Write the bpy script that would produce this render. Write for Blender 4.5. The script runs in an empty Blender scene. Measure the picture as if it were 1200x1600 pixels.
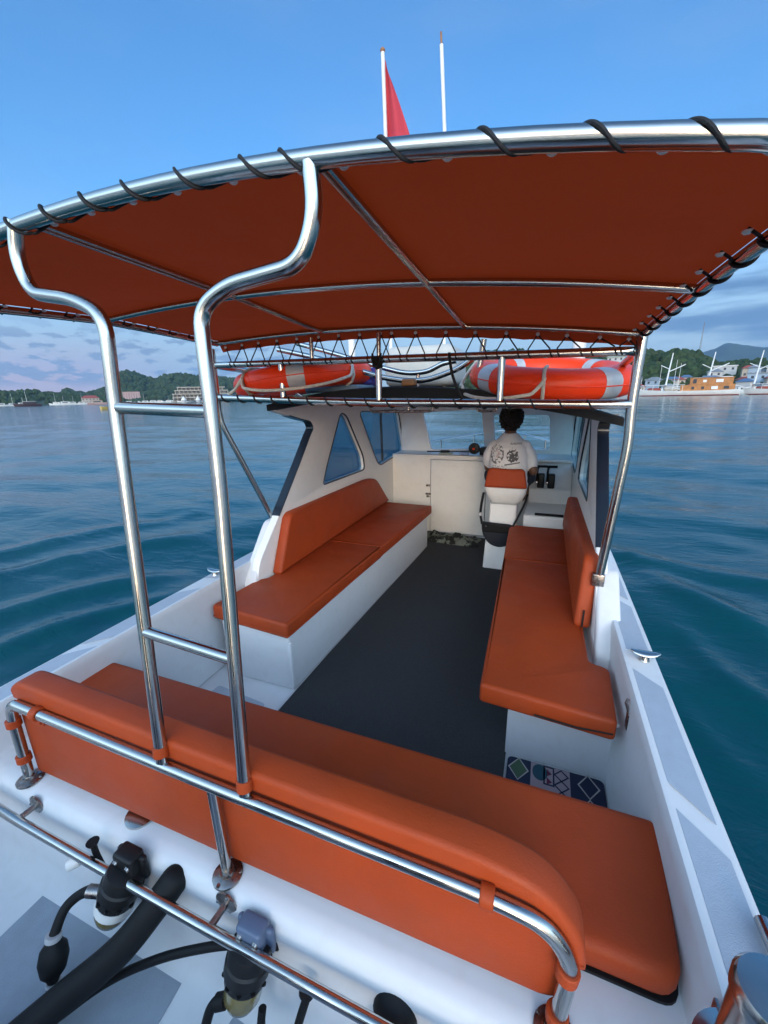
import bpy, bmesh, math, random
import numpy as np
from mathutils import Vector, Matrix, noise as mnoise
R = math.radians
rnd = random.Random(7)
sc = bpy.context.scene
COL = sc.collection

# ------------------------------------------------------------------ camera, sky, sun, exposure
cd = bpy.data.cameras.new("Camera"); cam = bpy.data.objects.new("Camera", cd); COL.objects.link(cam)
cd.sensor_fit = 'HORIZONTAL'; cd.sensor_width = 36; cd.lens = 19.2; cd.clip_start = 0.02; cd.clip_end = 30000
cam.matrix_world = Matrix(((0.93372441, -0.07944579, 0.34906602, 0), (0.35747468, 0.25934438, -0.89719136, 0),
                           (-0.01925023, 0.96251175, 0.27055604, 1.55), (0, 0, 0, 1)))
sc.camera = cam
SUN_AZ, SUN_EL = R(163), R(8)            # azimuth from +Y, clockwise positive
w = bpy.data.worlds.new("World"); sc.world = w; w.use_nodes = True
def build_world():
    nt = w.node_tree; N = nt.nodes; L = nt.links
    for n in list(N): N.remove(n)
    out = N.new('ShaderNodeOutputWorld'); bg = N.new('ShaderNodeBackground'); bg.inputs[1].default_value = 0.15
    sky = N.new('ShaderNodeTexSky'); sky.sky_type = 'NISHITA'; sky.sun_disc = False
    sky.sun_elevation = SUN_EL; sky.sun_rotation = SUN_AZ; sky.air_density = 1.0; sky.dust_density = 0.6; sky.ozone_density = 2.0
    def math_(op, a, b=None, c=None, clamp=False):
        n = N.new('ShaderNodeMath'); n.operation = op; n.use_clamp = clamp
        for i, v in enumerate((a, b, c)):
            if v is None: continue
            if isinstance(v, (int, float)): n.inputs[i].default_value = v
            else: L.new(v, n.inputs[i])
        return n.outputs[0]
    def ramp(v, a, b):
        n = N.new('ShaderNodeMapRange'); n.interpolation_type = 'SMOOTHSTEP'; L.new(v, n.inputs[0])
        n.inputs[1].default_value = a; n.inputs[2].default_value = b; return n.outputs[0]
    def mix(f, a, b, mode='MIX'):
        n = N.new('ShaderNodeMix'); n.data_type = 'RGBA'; n.blend_type = mode
        if isinstance(f, float): n.inputs[0].default_value = f
        else: L.new(f, n.inputs[0])
        for i, v in ((6, a), (7, b)):
            if isinstance(v, tuple): n.inputs[i].default_value = (*v, 1)
            else: L.new(v, n.inputs[i])
        return n.outputs[2]
    tc = N.new('ShaderNodeTexCoord'); sep = N.new('ShaderNodeSeparateXYZ'); L.new(tc.outputs['Generated'], sep.inputs[0])
    x, y, z = sep.outputs
    az = math_('ARCTAN2', x, y); el = math_('ARCSINE', z)
    def cnoise(sx, sz, scale, detail, off):
        cmb = N.new('ShaderNodeCombineXYZ'); L.new(math_('MULTIPLY', az, sx), cmb.inputs[0]); L.new(math_('MULTIPLY', el, sz), cmb.inputs[1])
        cmb.inputs[2].default_value = off
        t = N.new('ShaderNodeTexNoise'); t.inputs['Scale'].default_value = scale; t.inputs['Detail'].default_value = detail
        t.inputs['Roughness'].default_value = 0.55
        L.new(cmb.outputs[0], t.inputs['Vector']); return t.outputs['Fac']
    col = mix(1.0, sky.outputs[0], SKY_TINT, 'MULTIPLY')
    # the western sky behind the boat is far brighter than the eastern sky ahead
    back = ramp(math_('ADD', math_('MULTIPLY', y, -1.0), math_('MULTIPLY', x, .15)), -.62, .60)
    back = math_('MULTIPLY', back, math_('SUBTRACT', 1.0, math_('MULTIPLY', ramp(el, R(28), R(85)), .78)))
    gn = N.new('ShaderNodeCombineXYZ')
    for i, (a, b) in enumerate(zip(EAST, WEST)):
        r_ = N.new('ShaderNodeMapRange'); L.new(back, r_.inputs[0]); r_.inputs[3].default_value = a; r_.inputs[4].default_value = b; L.new(r_.outputs[0], gn.inputs[i])
    col = mix(1.0, col, gn.outputs[0], 'MULTIPLY')
    # pale band low over the whole horizon, rosier to port
    low = math_('MULTIPLY', ramp(el, R(22), R(2)), 0.84)
    col = mix(low, col, PALE)
    pink = math_('MULTIPLY', math_('MULTIPLY', ramp(el, R(8), R(2)), ramp(az, R(-40), R(-58))), 0.9)
    col = mix(pink, col, PINK)
    # high thin veil
    veil = math_('MULTIPLY', ramp(cnoise(1.0, 2.6, 2.2, 4, 3.1), .42, .75), 0.16)
    col = mix(veil, col, VEIL)
    # small cumulus low to port
    cu = ramp(cnoise(6.5, 17.0, 3.6, 7, 5.2), .49, .57)
    cu = math_('MULTIPLY', cu, math_('MULTIPLY', ramp(el, R(9.5), R(6)), ramp(el, R(1.2), R(2.6))))
    cu = math_('MULTIPLY', cu, math_('MULTIPLY', ramp(az, R(-22), R(-36)), 0.8))
    col = mix(cu, col, CUM)
    # broad grey-blue layer to starboard
    st = ramp(cnoise(1.4, 9.5, 2.3, 5, 21.3), .40, .60)
    st = math_('MULTIPLY', st, math_('MULTIPLY', ramp(el, R(26), R(9)), ramp(az, R(2), R(14))))
    col = mix(math_('MULTIPLY', st, 0.9), col, STRAT)
    L.new(col, bg.inputs[0]); L.new(bg.outputs[0], out.inputs[0])
SKY_TINT = (1.0, 1.0, 1.0); EAST = (0.269, 0.475, 0.664); WEST = (3.5, 3.12, 2.75)
PALE = (1.08, 1.27, 1.52); PINK = (1.47, 1.14, 1.35); VEIL = (0.71, 0.97, 1.39); CUM = (.48, .70, 1.08); STRAT = (0.25, 0.52, 1.01)
build_world()
sl = bpy.data.lights.new("Sun", 'SUN'); sl.energy = .42; sl.angle = R(24); sl.color = (1.0, 0.84, 0.68)
so = bpy.data.objects.new("Sun", sl); COL.objects.link(so)
sdir = Vector((math.sin(SUN_AZ) * math.cos(SUN_EL), math.cos(SUN_AZ) * math.cos(SUN_EL), math.sin(SUN_EL)))
so.rotation_euler = sdir.to_track_quat('Z', 'Y').to_euler()
vs = sc.view_settings; vs.view_transform = 'Standard'; vs.look = 'None'; vs.gamma = 1; vs.use_curve_mapping = False
vs.exposure = 1.8
sc.cycles.max_bounces = 8; sc.cycles.transparent_max_bounces = 12; sc.cycles.use_denoising = True
sc.cycles.volume_bounces = 0

# ------------------------------------------------------------------ materials
MATS = {}
def mat(name, col, rough=.5, metal=0., var=0., vscale=6., bump=0., bscale=80., coat=0., spec=.5, dirt=None, dscale=3., stretch=(1, 1, 1), sheen=0., rvar=0., detail=4):
    if name in MATS: return MATS[name]
    m = bpy.data.materials.new(name); m.use_nodes = True; nt = m.node_tree; N = nt.nodes; L = nt.links
    b = N['Principled BSDF']; b.inputs['Base Color'].default_value = (*col, 1); b.inputs['Roughness'].default_value = rough
    b.inputs['Metallic'].default_value = metal; b.inputs['Coat Weight'].default_value = coat; b.inputs['Coat Roughness'].default_value = .12
    b.inputs['Specular IOR Level'].default_value = spec; b.inputs['Sheen Weight'].default_value = sheen
    tc = N.new('ShaderNodeTexCoord'); mp = N.new('ShaderNodeMapping'); mp.inputs['Scale'].default_value = stretch
    L.new(tc.outputs['Object'], mp.inputs['Vector'])
    def tex(scale, d=4):
        t = N.new('ShaderNodeTexNoise'); t.inputs['Scale'].default_value = scale; t.inputs['Detail'].default_value = d
        L.new(mp.outputs[0], t.inputs['Vector']); return t
    cur = None
    if var:
        t = tex(vscale, detail); r = N.new('ShaderNodeMapRange'); r.inputs[1].default_value = .3; r.inputs[2].default_value = .7
        r.inputs[3].default_value = 1 - var; r.inputs[4].default_value = 1 + var; L.new(t.outputs['Fac'], r.inputs[0])
        mx = N.new('ShaderNodeVectorMath'); mx.operation = 'SCALE'; mx.inputs[0].default_value = col; L.new(r.outputs[0], mx.inputs['Scale'])
        cur = mx.outputs[0]
    if dirt:
        t = tex(dscale, 8); r = N.new('ShaderNodeMapRange'); r.inputs[1].default_value = .5; r.inputs[2].default_value = .78
        r.inputs[4].default_value = dirt[3]; L.new(t.outputs['Fac'], r.inputs[0])
        mx = N.new('ShaderNodeMix'); mx.data_type = 'RGBA'; L.new(r.outputs[0], mx.inputs[0])
        if cur: L.new(cur, mx.inputs[6])
        else: mx.inputs[6].default_value = (*col, 1)
        mx.inputs[7].default_value = (*dirt[:3], 1); cur = mx.outputs[2]
    if cur: L.new(cur, b.inputs['Base Color'])
    if rvar:
        t = tex(vscale * 1.7, 5); r = N.new('ShaderNodeMapRange'); r.inputs[1].default_value = .3; r.inputs[2].default_value = .7
        r.inputs[3].default_value = max(.02, rough - rvar); r.inputs[4].default_value = rough + rvar
        L.new(t.outputs['Fac'], r.inputs[0]); L.new(r.outputs[0], b.inputs['Roughness'])
    if bump:
        t = tex(bscale, 5); bp = N.new('ShaderNodeBump'); bp.inputs['Strength'].default_value = bump; bp.inputs['Distance'].default_value = .004
        L.new(t.outputs['Fac'], bp.inputs['Height']); L.new(bp.outputs[0], b.inputs['Normal'])
    MATS[name] = m; return m
STEEL = mat('polished_steel', (.50, .485, .46), .17, 1., rvar=.07, vscale=9, bump=.03, bscale=60)
STEEL2 = mat('weathered_steel', (.36, .33, .31), .30, 1., rvar=.1, vscale=30, dirt=(.16, .09, .06, .8), dscale=40)
GEL = mat('white_gelcoat', (.71, .718, .73), .48, spec=.3, var=.02, vscale=3, bump=.04, bscale=7, coat=.06, dirt=(.55, .53, .48, .22), dscale=22, rvar=.06)
GELIN = mat('white_gelcoat_interior', (.85, .845, .825), .40, spec=.35, var=.03, vscale=3, bump=.05, bscale=9, dirt=(.55, .50, .42, .14), dscale=17, rvar=.08)
VINYL = mat('orange_vinyl', (.37, .051, .010), .55, spec=.26, var=.07, vscale=5, bump=.22, bscale=260, rvar=.07, dirt=(.30, .055, .02, .5), dscale=6)
CANVAS = mat('canopy_canvas', (.52, .052, .007), .78, var=.06, vscale=4, bump=.2, bscale=300)
def wrinkle(m, scale, strg, dist):
    N = m.node_tree.nodes; L = m.node_tree.links; b = N['Principled BSDF']; old = b.inputs['Normal'].links[0].from_node
    tc = N.new('ShaderNodeTexCoord'); t = N.new('ShaderNodeTexNoise'); t.inputs['Scale'].default_value = scale; t.inputs['Detail'].default_value = 3; t.inputs['Distortion'].default_value = .8
    L.new(tc.outputs['Object'], t.inputs['Vector']); bp = N.new('ShaderNodeBump'); bp.inputs['Strength'].default_value = strg; bp.inputs['Distance'].default_value = dist
    L.new(t.outputs['Fac'], bp.inputs['Height']); L.new(bp.outputs[0], old.inputs['Normal'])
wrinkle(VINYL, 6, .16, .02); wrinkle(CANVAS, 4, .3, .03)
def translucent(m, col, f):
    N = m.node_tree.nodes; L = m.node_tree.links; t = N.new('ShaderNodeBsdfTranslucent'); t.inputs[0].default_value = (*col, 1)
    x = N.new('ShaderNodeMixShader'); x.inputs[0].default_value = f; L.new(N['Principled BSDF'].outputs[0], x.inputs[1]); L.new(t.outputs[0], x.inputs[2]); L.new(x.outputs[0], N['Material Output'].inputs[0])
translucent(CANVAS, (.52, .050, .007), .22)
CARPET = mat('charcoal_carpet', (.050, .052, .055), .95, var=.25, vscale=220, bump=.6, bscale=420, dirt=(.05, .05, .05, .25), dscale=4, spec=.2)
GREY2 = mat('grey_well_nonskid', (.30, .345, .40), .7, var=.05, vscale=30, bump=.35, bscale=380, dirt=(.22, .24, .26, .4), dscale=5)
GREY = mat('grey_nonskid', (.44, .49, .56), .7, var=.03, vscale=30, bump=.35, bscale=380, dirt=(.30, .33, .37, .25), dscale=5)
NAVY = mat('navy_paint', (.005, .008, .015), .3, coat=.3, var=.1)
BLACK = mat('black_rubber', (.010, .010, .011), .6, spec=.22, var=.2, bump=.2, bscale=90)
BLACKP = mat('black_plastic', (.012, .012, .013), .42, spec=.3, var=.1)
CORD = mat('black_cord', (.01, .01, .012), .7, bump=.5, bscale=500)
ROPE = mat('white_rope', (.62, .58, .50), .85, bump=.9, bscale=260, var=.15, vscale=90)
RING = mat('red_orange_plastic', (.92, .052, .006), .40, spec=.35, var=.06, vscale=5, bump=.06, bscale=30, dirt=(.70, .03, .006, .4), dscale=7)
TAPE = mat('reflective_tape', (.52, .52, .53), .45, .15, var=.08, vscale=30)
ROOF = mat('dark_roof', (.008, .009, .011), .6, var=.2, spec=.2)
WOOD = mat('wood', (.30, .13, .045), .5, var=.3, vscale=4, stretch=(1, 1, 8))
SKIN = mat('brown_skin', (.16, .075, .045), .5, var=.08)
HAIR = mat('black_hair', (.008, .007, .006), .6, bump=.8, bscale=120)
DARKCL = mat('dark_cloth', (.016, .018, .026), .85, bump=.4, bscale=90)
WHITE = mat('white_paint', (.75, .75, .73), .4, var=.05)
AMBER = mat('amber_bowl', (.20, .16, .06), .15, var=.2, vscale=20, coat=.5)
CLEAR = mat('clear_ring', (.55, .53, .47), .3)
PURPLE = mat('purple_cloth', (.035, .025, .16), .8, bump=.5, bscale=30)
FLAGRED = mat('flag_red', (.50, .035, .055), .75, var=.06)
CREAM = mat('cream_cover', (.50, .50, .47), .6, var=.06, bump=.2, bscale=20)

def glass_mat():
    m = bpy.data.materials.new('tinted_glass'); m.use_nodes = True; N = m.node_tree.nodes; L = m.node_tree.links
    N.remove(N['Principled BSDF']); o = N['Material Output']
    tr = N.new('ShaderNodeBsdfTransparent'); tr.inputs[0].default_value = (.33, .49, .58, 1)
    gl = N.new('ShaderNodeBsdfGlossy'); gl.inputs['Roughness'].default_value = .03; gl.inputs[0].default_value = (.9, .9, .9, 1)
    lw = N.new('ShaderNodeLayerWeight'); pw = N.new('ShaderNodeMath'); pw.operation = 'POWER'; pw.inputs[1].default_value = 5
    fr = N.new('ShaderNodeMath'); fr.operation = 'MULTIPLY_ADD'; fr.inputs[1].default_value = .7; fr.inputs[2].default_value = .03
    L.new(lw.outputs['Facing'], pw.inputs[0]); L.new(pw.outputs[0], fr.inputs[0])
    mx = N.new('ShaderNodeMixShader'); L.new(fr.outputs[0], mx.inputs[0]); L.new(tr.outputs[0], mx.inputs[1]); L.new(gl.outputs[0], mx.inputs[2])
    L.new(mx.outputs[0], o.inputs[0]); return m
def clearglass_mat():
    m = glass_mat(); m.name = 'clear_glass'
    m.node_tree.nodes['Transparent BSDF'].inputs[0].default_value = (.97, .98, .985, 1); return m
GLASS = glass_mat(); CGLASS = clearglass_mat()

# ------------------------------------------------------------------ helpers
def tag(o, label=None, cat=None, group=None, kind=None):
    if label: o['label'] = label
    if cat: o['category'] = cat
    if group: o['group'] = group
    if kind: o['kind'] = kind
    return o
def thing(name, label, cat, loc=(0, 0, 0), group=None, rot=0.):
    o = bpy.data.objects.new(name, None); COL.objects.link(o); o.location = loc; o.rotation_euler = (0, 0, rot)
    o.empty_display_size = .1
    return tag(o, label, cat, group)
def origin_of(p):
    """world translation of a parent chain made of unrotated things"""
    v = Vector((0, 0, 0))
    while p is not None: v += p.location; p = p.parent
    return v
class G:
    """collects geometry for ONE mesh"""
    def __init__(s): s.v = []; s.f = []; s.m = []
    def add(s, V, F, mi=0):
        o = len(s.v); s.v += [tuple(p) for p in V]; s.f += [tuple(i + o for i in f) for f in F]; s.m += [mi] * len(F); return s
    def tube(s, pts, r, seg=14, closed=False, cap=True, mi=0, fillet=0., r2=None):
        P = [Vector(p) for p in pts]
        if fillet: P = filletpath(P, fillet)
        n = len(P); T = []
        for i in range(n):
            a = P[(i - 1) % n] if (closed or i > 0) else P[i]; b = P[(i + 1) % n] if (closed or i < n - 1) else P[i]
            T.append((b - a).normalized())
        u = T[0].orthogonal().normalized(); V = []; F = []
        for i in range(n):
            u = (u - T[i] * u.dot(T[i])); u = u.normalized() if u.length > 1e-6 else T[i].orthogonal().normalized()
            q = T[i].cross(u)
            rr = r[i] if isinstance(r, (list, tuple)) and len(r) == n else (r if not isinstance(r, (list, tuple)) else r[0])
            for k in range(seg):
                a = 2 * math.pi * k / seg; V.append(P[i] + u * math.cos(a) * rr + q * math.sin(a) * rr)
        m = n if closed else n - 1
        for i in range(m):
            j = (i + 1) % n
            for k in range(seg): F.append((i * seg + k, i * seg + (k + 1) % seg, j * seg + (k + 1) % seg, j * seg + k))
        if cap and not closed: F.append(tuple(range(seg - 1, -1, -1))); F.append(tuple((n - 1) * seg + k for k in range(seg)))
        return s.add(V, F, mi)
    def box(s, a, b, bev=0., seg=3, mi=0, M=None, sub=0):
        bm = bmesh.new(); bmesh.ops.create_cube(bm, size=1)
        for v in bm.verts: v.co = Vector([(a[i] + b[i]) / 2 + v.co[i] * (b[i] - a[i]) for i in range(3)])
        if bev: bmesh.ops.bevel(bm, geom=bm.edges[:], offset=bev, segments=seg, affect='EDGES', profile=.5)
        return s.bm(bm, mi, M)
    def bm(s, bm, mi=0, M=None):
        if M is not None: bm.transform(M)
        bm.verts.index_update(); s.add([v.co.copy() for v in bm.verts], [[v.index for v in f.verts] for f in bm.faces], mi); bm.free(); return s
    def lathe(s, prof, c, ax=(0, 0, 1), seg=24, mi=0):
        ax = Vector(ax).normalized(); u = ax.orthogonal().normalized(); q = ax.cross(u); c = Vector(c); V = []; F = []
        for (r, h) in prof:
            for k in range(seg):
                a = 2 * math.pi * k / seg; V.append(c + ax * h + (u * math.cos(a) + q * math.sin(a)) * r)
        for i in range(len(prof) - 1):
            for k in range(seg): F.append((i * seg + k, i * seg + (k + 1) % seg, (i + 1) * seg + (k + 1) % seg, (i + 1) * seg + k))
        F.append(tuple(range(seg - 1, -1, -1))); F.append(tuple((len(prof) - 1) * seg + k for k in range(seg)))
        return s.add(V, F, mi)
    def ball(s, c, r, sub=2, mi=0, scale=(1, 1, 1), jit=0., fr=4., seed=0):
        bm = bmesh.new(); bmesh.ops.create_icosphere(bm, subdivisions=sub, radius=1)
        for v in bm.verts:
            k = 1 + (jit * mnoise.noise(v.co * fr + Vector((seed * 7.3, seed * 3.1, seed))) if jit else 0)
            v.co = Vector([c[i] + v.co[i] * r * scale[i] * k for i in range(3)])
        return s.bm(bm, mi)
    def loft(s, rings, mi=0, cap=True, closed=True):
        n = len(rings[0]); V = [p for r in rings for p in r]; F = []
        for i in range(len(rings) - 1):
            for k in range(n if closed else n - 1):
                F.append((i * n + k, i * n + (k + 1) % n, (i + 1) * n + (k + 1) % n, (i + 1) * n + k))
        if cap and closed: F.append(tuple(range(n - 1, -1, -1))); F.append(tuple((len(rings) - 1) * n + k for k in range(n)))
        return s.add(V, F, mi)
    def build(s, name, mats, parent=None, smooth=True, angle=38, fix=True, local=False):
        me = bpy.data.meshes.new(name); o = bpy.data.objects.new(name, me)
        off = Vector((0, 0, 0)) if local else origin_of(parent)
        me.from_pydata([tuple(Vector(v) - off) for v in s.v], [], s.f); me.update()
        if not isinstance(mats, (list, tuple)): mats = [mats]
        for m in mats: me.materials.append(m)
        if len(mats) > 1: me.polygons.foreach_set('material_index', s.m)
        if fix:
            bm = bmesh.new(); bm.from_mesh(me); bmesh.ops.recalc_face_normals(bm, faces=bm.faces[:]); bm.to_mesh(me); bm.free()
        if smooth:
            me.polygons.foreach_set('use_smooth', [True] * len(me.polygons)); me.set_sharp_from_angle(angle=R(angle))
        COL.objects.link(o)
        if parent: o.parent = parent
        return o
def filletpath(P, rad, n=7):
    out = [P[0]]
    for i in range(1, len(P) - 1):
        a, b, c = P[i - 1], P[i], P[i + 1]; d1 = a - b; d2 = c - b
        r = min(rad, d1.length * .48, d2.length * .48)
        p, q = b + d1.normalized() * r, b + d2.normalized() * r
        for k in range(n + 1):
            t = k / n; out.append(p * (1 - t) ** 2 + b * 2 * t * (1 - t) + q * t * t)
    out.append(P[-1]); return out
def smooth_path(P, n=8):
    P = [Vector(p) for p in P]; out = []
    for i in range(len(P) - 1):
        a, b, c, d = P[max(i - 1, 0)], P[i], P[i + 1], P[min(i + 2, len(P) - 1)]
        for k in range(n):
            t = k / n
            out.append(.5 * ((2 * b) + (c - a) * t + (2 * a - 5 * b + 4 * c - d) * t * t + (3 * b - a - 3 * c + d) * t ** 3))
    out.append(P[-1]); return out
def round_poly(P, rad, n=5):
    P = [Vector((*p, 0)) for p in P]; out = []; m = len(P)
    rads = rad if isinstance(rad, (list, tuple)) else [rad] * m
    for i in range(m):
        a, b, c = P[i - 1], P[i], P[(i + 1) % m]; d1 = a - b; d2 = c - b; r = min(rads[i], d1.length * .48, d2.length * .48)
        if r < 1e-4: out.append((b.x, b.y)); continue
        p, q = b + d1.normalized() * r, b + d2.normalized() * r
        for k in range(n + 1):
            t = k / n; v = p * (1 - t) ** 2 + b * 2 * t * (1 - t) + q * t * t; out.append((v.x, v.y))
    return out
def plate(outline, holes, thick, M, bev=0.):
    """flat plate with holes, outline in (u,v), extruded +-thick/2, mapped by matrix M -> bmesh"""
    cu = bpy.data.curves.new('tmp', 'CURVE'); cu.dimensions = '2D'; cu.fill_mode = 'BOTH'; cu.extrude = max(thick / 2 - bev, 1e-4); cu.bevel_depth = bev; cu.bevel_resolution = 2
    if bev: cu.offset = -bev
    for P in [outline] + list(holes):
        sp = cu.splines.new('POLY'); sp.points.add(len(P) - 1); sp.use_cyclic_u = True
        for i, p in enumerate(P): sp.points[i].co = (p[0], p[1], 0, 1)
    o = bpy.data.objects.new('tmp', cu); COL.objects.link(o)
    dg = bpy.context.evaluated_depsgraph_get(); me = bpy.data.meshes.new_from_object(o.evaluated_get(dg))
    bm = bmesh.new(); bm.from_mesh(me); bmesh.ops.remove_doubles(bm, verts=bm.verts[:], dist=1e-5); bm.transform(M)
    bpy.data.objects.remove(o); bpy.data.curves.remove(cu); bpy.data.meshes.remove(me); return bm
def YZ(x): return Matrix(((0, 0, 1, x), (1, 0, 0, 0), (0, 1, 0, 0), (0, 0, 0, 1)))      # (u,v)->(y,z) at x
def XZ(y): return Matrix(((1, 0, 0, 0), (0, 0, 1, y), (0, 1, 0, 0), (0, 0, 0, 1)))      # (u,v)->(x,z) at y
def XY(z): return Matrix.Translation((0, 0, z))
def copy_tree(o, parent=None):
    c = o.copy(); COL.objects.link(c)
    if parent: c.parent = parent
    for ch in [k for k in bpy.data.objects if k.parent == o]: copy_tree(ch, c)
    return c
def cushion(P, z0, z1, bev=.022, puff=.008, M=None, res=.06):
    """upholstered slab from a plan outline (x,y) between z0 and z1, top slightly crowned, soft rounded edges"""
    bm = plate(P, [], z1 - z0, XY((z0 + z1) / 2) if M is None else M, bev)
    bmesh.ops.triangulate(bm, faces=[f for f in bm.faces if len(f.verts) > 4])
    return bm
def xform(P0, P1, p):  # lerp
    return Vector(P0).lerp(Vector(P1), p)

# ------------------------------------------------------------------ water
WL = -0.16                                   # waterline, metres below cockpit sole
def build_water():
    rings = 430; r0, r1 = 1.2, 5200.
    th = np.concatenate([np.linspace(-R(86), R(50), 900, endpoint=False), np.linspace(R(50), 2 * math.pi - R(86), 150, endpoint=False)])
    rr = r0 * (r1 / r0) ** (np.arange(rings) / (rings - 1))
    A, B = np.meshgrid(rr, th, indexing='ij'); cx, cy = -.5, .5
    X = cx + A * np.sin(B); Y = cy + A * np.cos(B)
    g = np.random.default_rng(5); Z = np.zeros_like(X)
    spac = np.maximum(A * .0195, A * .0027)
    for i in range(60):
        lam = .55 * (13 / .55) ** (i / 59.); k = 2 * math.pi / lam
        d = R(18) + g.normal(0, .55); a = .0042 * (.5 + .5 * min(1., lam / 2.)) / (1 + (lam / 5.) ** 2) * lam ** .95 * g.uniform(.4, 1.1); ph = g.uniform(0, 6.28)
        fade = np.clip((lam / (spac * 3.0) - 1) / 1.2, 0, 1)
        s = np.sin(k * (X * math.sin(d) + Y * math.cos(d)) + ph + .8 * np.sin(.23 * X + .31 * Y + i))
        Z += a * fade * (s + .22 * np.cos(2 * k * (X * math.sin(d) + Y * math.cos(d)) + 2 * ph))
    # the boat's own gentle wake: long smooth ridges spreading off both sides
    for side in (-1, 1):
        xs = (X + .675) * side; crest = 2.2 + .42 * (7.0 - Y)
        for q, (off, wd, am) in enumerate(((0, .45, .05), (1.9, .5, .03), (4.2, .6, .02))):
            t = (xs - crest - off) / wd
            Z += am * np.exp(-t * t) * np.clip((7.5 - Y) / 3, 0, 1) * np.clip((Y + 16) / 10, 0, 1) * (.6 + .4 * np.sin(Y * .7 + q * 2.3) * np.sin(Y * .23 + q))
    for (ax_, ay, bx_, by, am, wd) in ((.9, 4.78, 2.3, 4.05, .075, .20), (1.05, 4.35, 1.55, 3.05, .035, .16), (1.30, 4.0, 1.95, 2.7, .03, .14), (1.17, 2.95, 1.36, 2.45, .032, .10), (.88, 2.45, 1.02, 2.1, .02, .09), (1.5, 2.4, 1.75, 1.7, .025, .12), (2.4, 4.6, 4.6, 3.3, .05, .25), (3.0, 6.2, 5.5, 5.2, .05, .3),
                                        (-4.25, 1.5, -3.6, 2.7, .05, .16), (-3.65, 1.25, -3.2, 2.25, .035, .12), (-5.2, 2.0, -4.4, 3.6, .05, .18), (-3.0, 1.0, -2.6, 1.9, .02, .10), (-6.2, 2.2, -5.2, 4.4, .05, .2)):
        dx, dy = bx_ - ax_, by - ay; Ln = math.hypot(dx, dy); ux, uy = dx / Ln, dy / Ln
        t = (X - ax_) * ux + (Y - ay) * uy; q = (X - ax_) * -uy + (Y - ay) * ux + .06 * np.sin(t * 3.1 + ax_)
        Z += am * np.exp(-(q / wd) ** 2) * np.clip((t + .5) / .6, 0, 1) * np.clip((Ln + .6 - t) / .7, 0, 1)
    V = np.stack([X, Y, Z + WL], -1).reshape(-1, 3); n = len(th)
    I, J = np.meshgrid(np.arange(rings - 1), np.arange(n), indexing='ij'); Jn = (J + 1) % n
    F = np.stack([I * n + J, (I + 1) * n + J, (I + 1) * n + Jn, I * n + Jn], -1).reshape(-1, 4)[:, ::-1]
    me = bpy.data.meshes.new('sea'); me.vertices.add(len(V)); me.vertices.foreach_set('co', V.ravel())
    me.loops.add(F.size); me.loops.foreach_set('vertex_index', F.ravel()); me.polygons.add(len(F))
    me.polygons.foreach_set('loop_start', np.arange(0, F.size, 4)); me.update(); me.validate()
    me.polygons.foreach_set('use_smooth', [True] * len(me.polygons))
    o = bpy.data.objects.new('sea', me); COL.objects.link(o); tag(o, kind='structure')
    m = bpy.data.materials.new('sea_water'); m.use_nodes = True; N = m.node_tree.nodes; L = m.node_tree.links; b = N['Principled BSDF']
    b.inputs['Base Color'].default_value = (.0007, .061, .077, 1); b.inputs['Roughness'].default_value = .09; b.inputs['IOR'].default_value = 1.333
    tc = N.new('ShaderNodeTexCoord')
    def tex(sc_, st, rot, d, rough=.55):
        mp = N.new('ShaderNodeMapping'); mp.inputs['Scale'].default_value = st; mp.inputs['Rotation'].default_value = (0, 0, rot)
        L.new(tc.outputs['Object'], mp.inputs[0]); t = N.new('ShaderNodeTexNoise'); t.inputs['Scale'].default_value = sc_
        t.inputs['Detail'].default_value = d; t.inputs['Roughness'].default_value = rough; t.inputs['Distortion'].default_value = .6
        L.new(mp.outputs[0], t.inputs['Vector']); return t.outputs['Fac']
    nrm = None
    for (s_, st, rot, d, strg, dist) in ((.42, (1, 2.2, 1), R(-18), 3, .30, .16), (2.6, (1, 2.4, 1), R(-25), 5, .46, .03), (9, (1, 1.6, 1), R(10), 2, .14, .006)):
        bp = N.new('ShaderNodeBump'); bp.inputs['Strength'].default_value = strg; bp.inputs['Distance'].default_value = dist
        L.new(tex(s_, st, rot, d), bp.inputs['Height'])
        if nrm: L.new(nrm, bp.inputs['Normal'])
        nrm = bp.outputs[0]
    L.new(nrm, b.inputs['Normal'])
    me.materials.append(m)
build_water()

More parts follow.
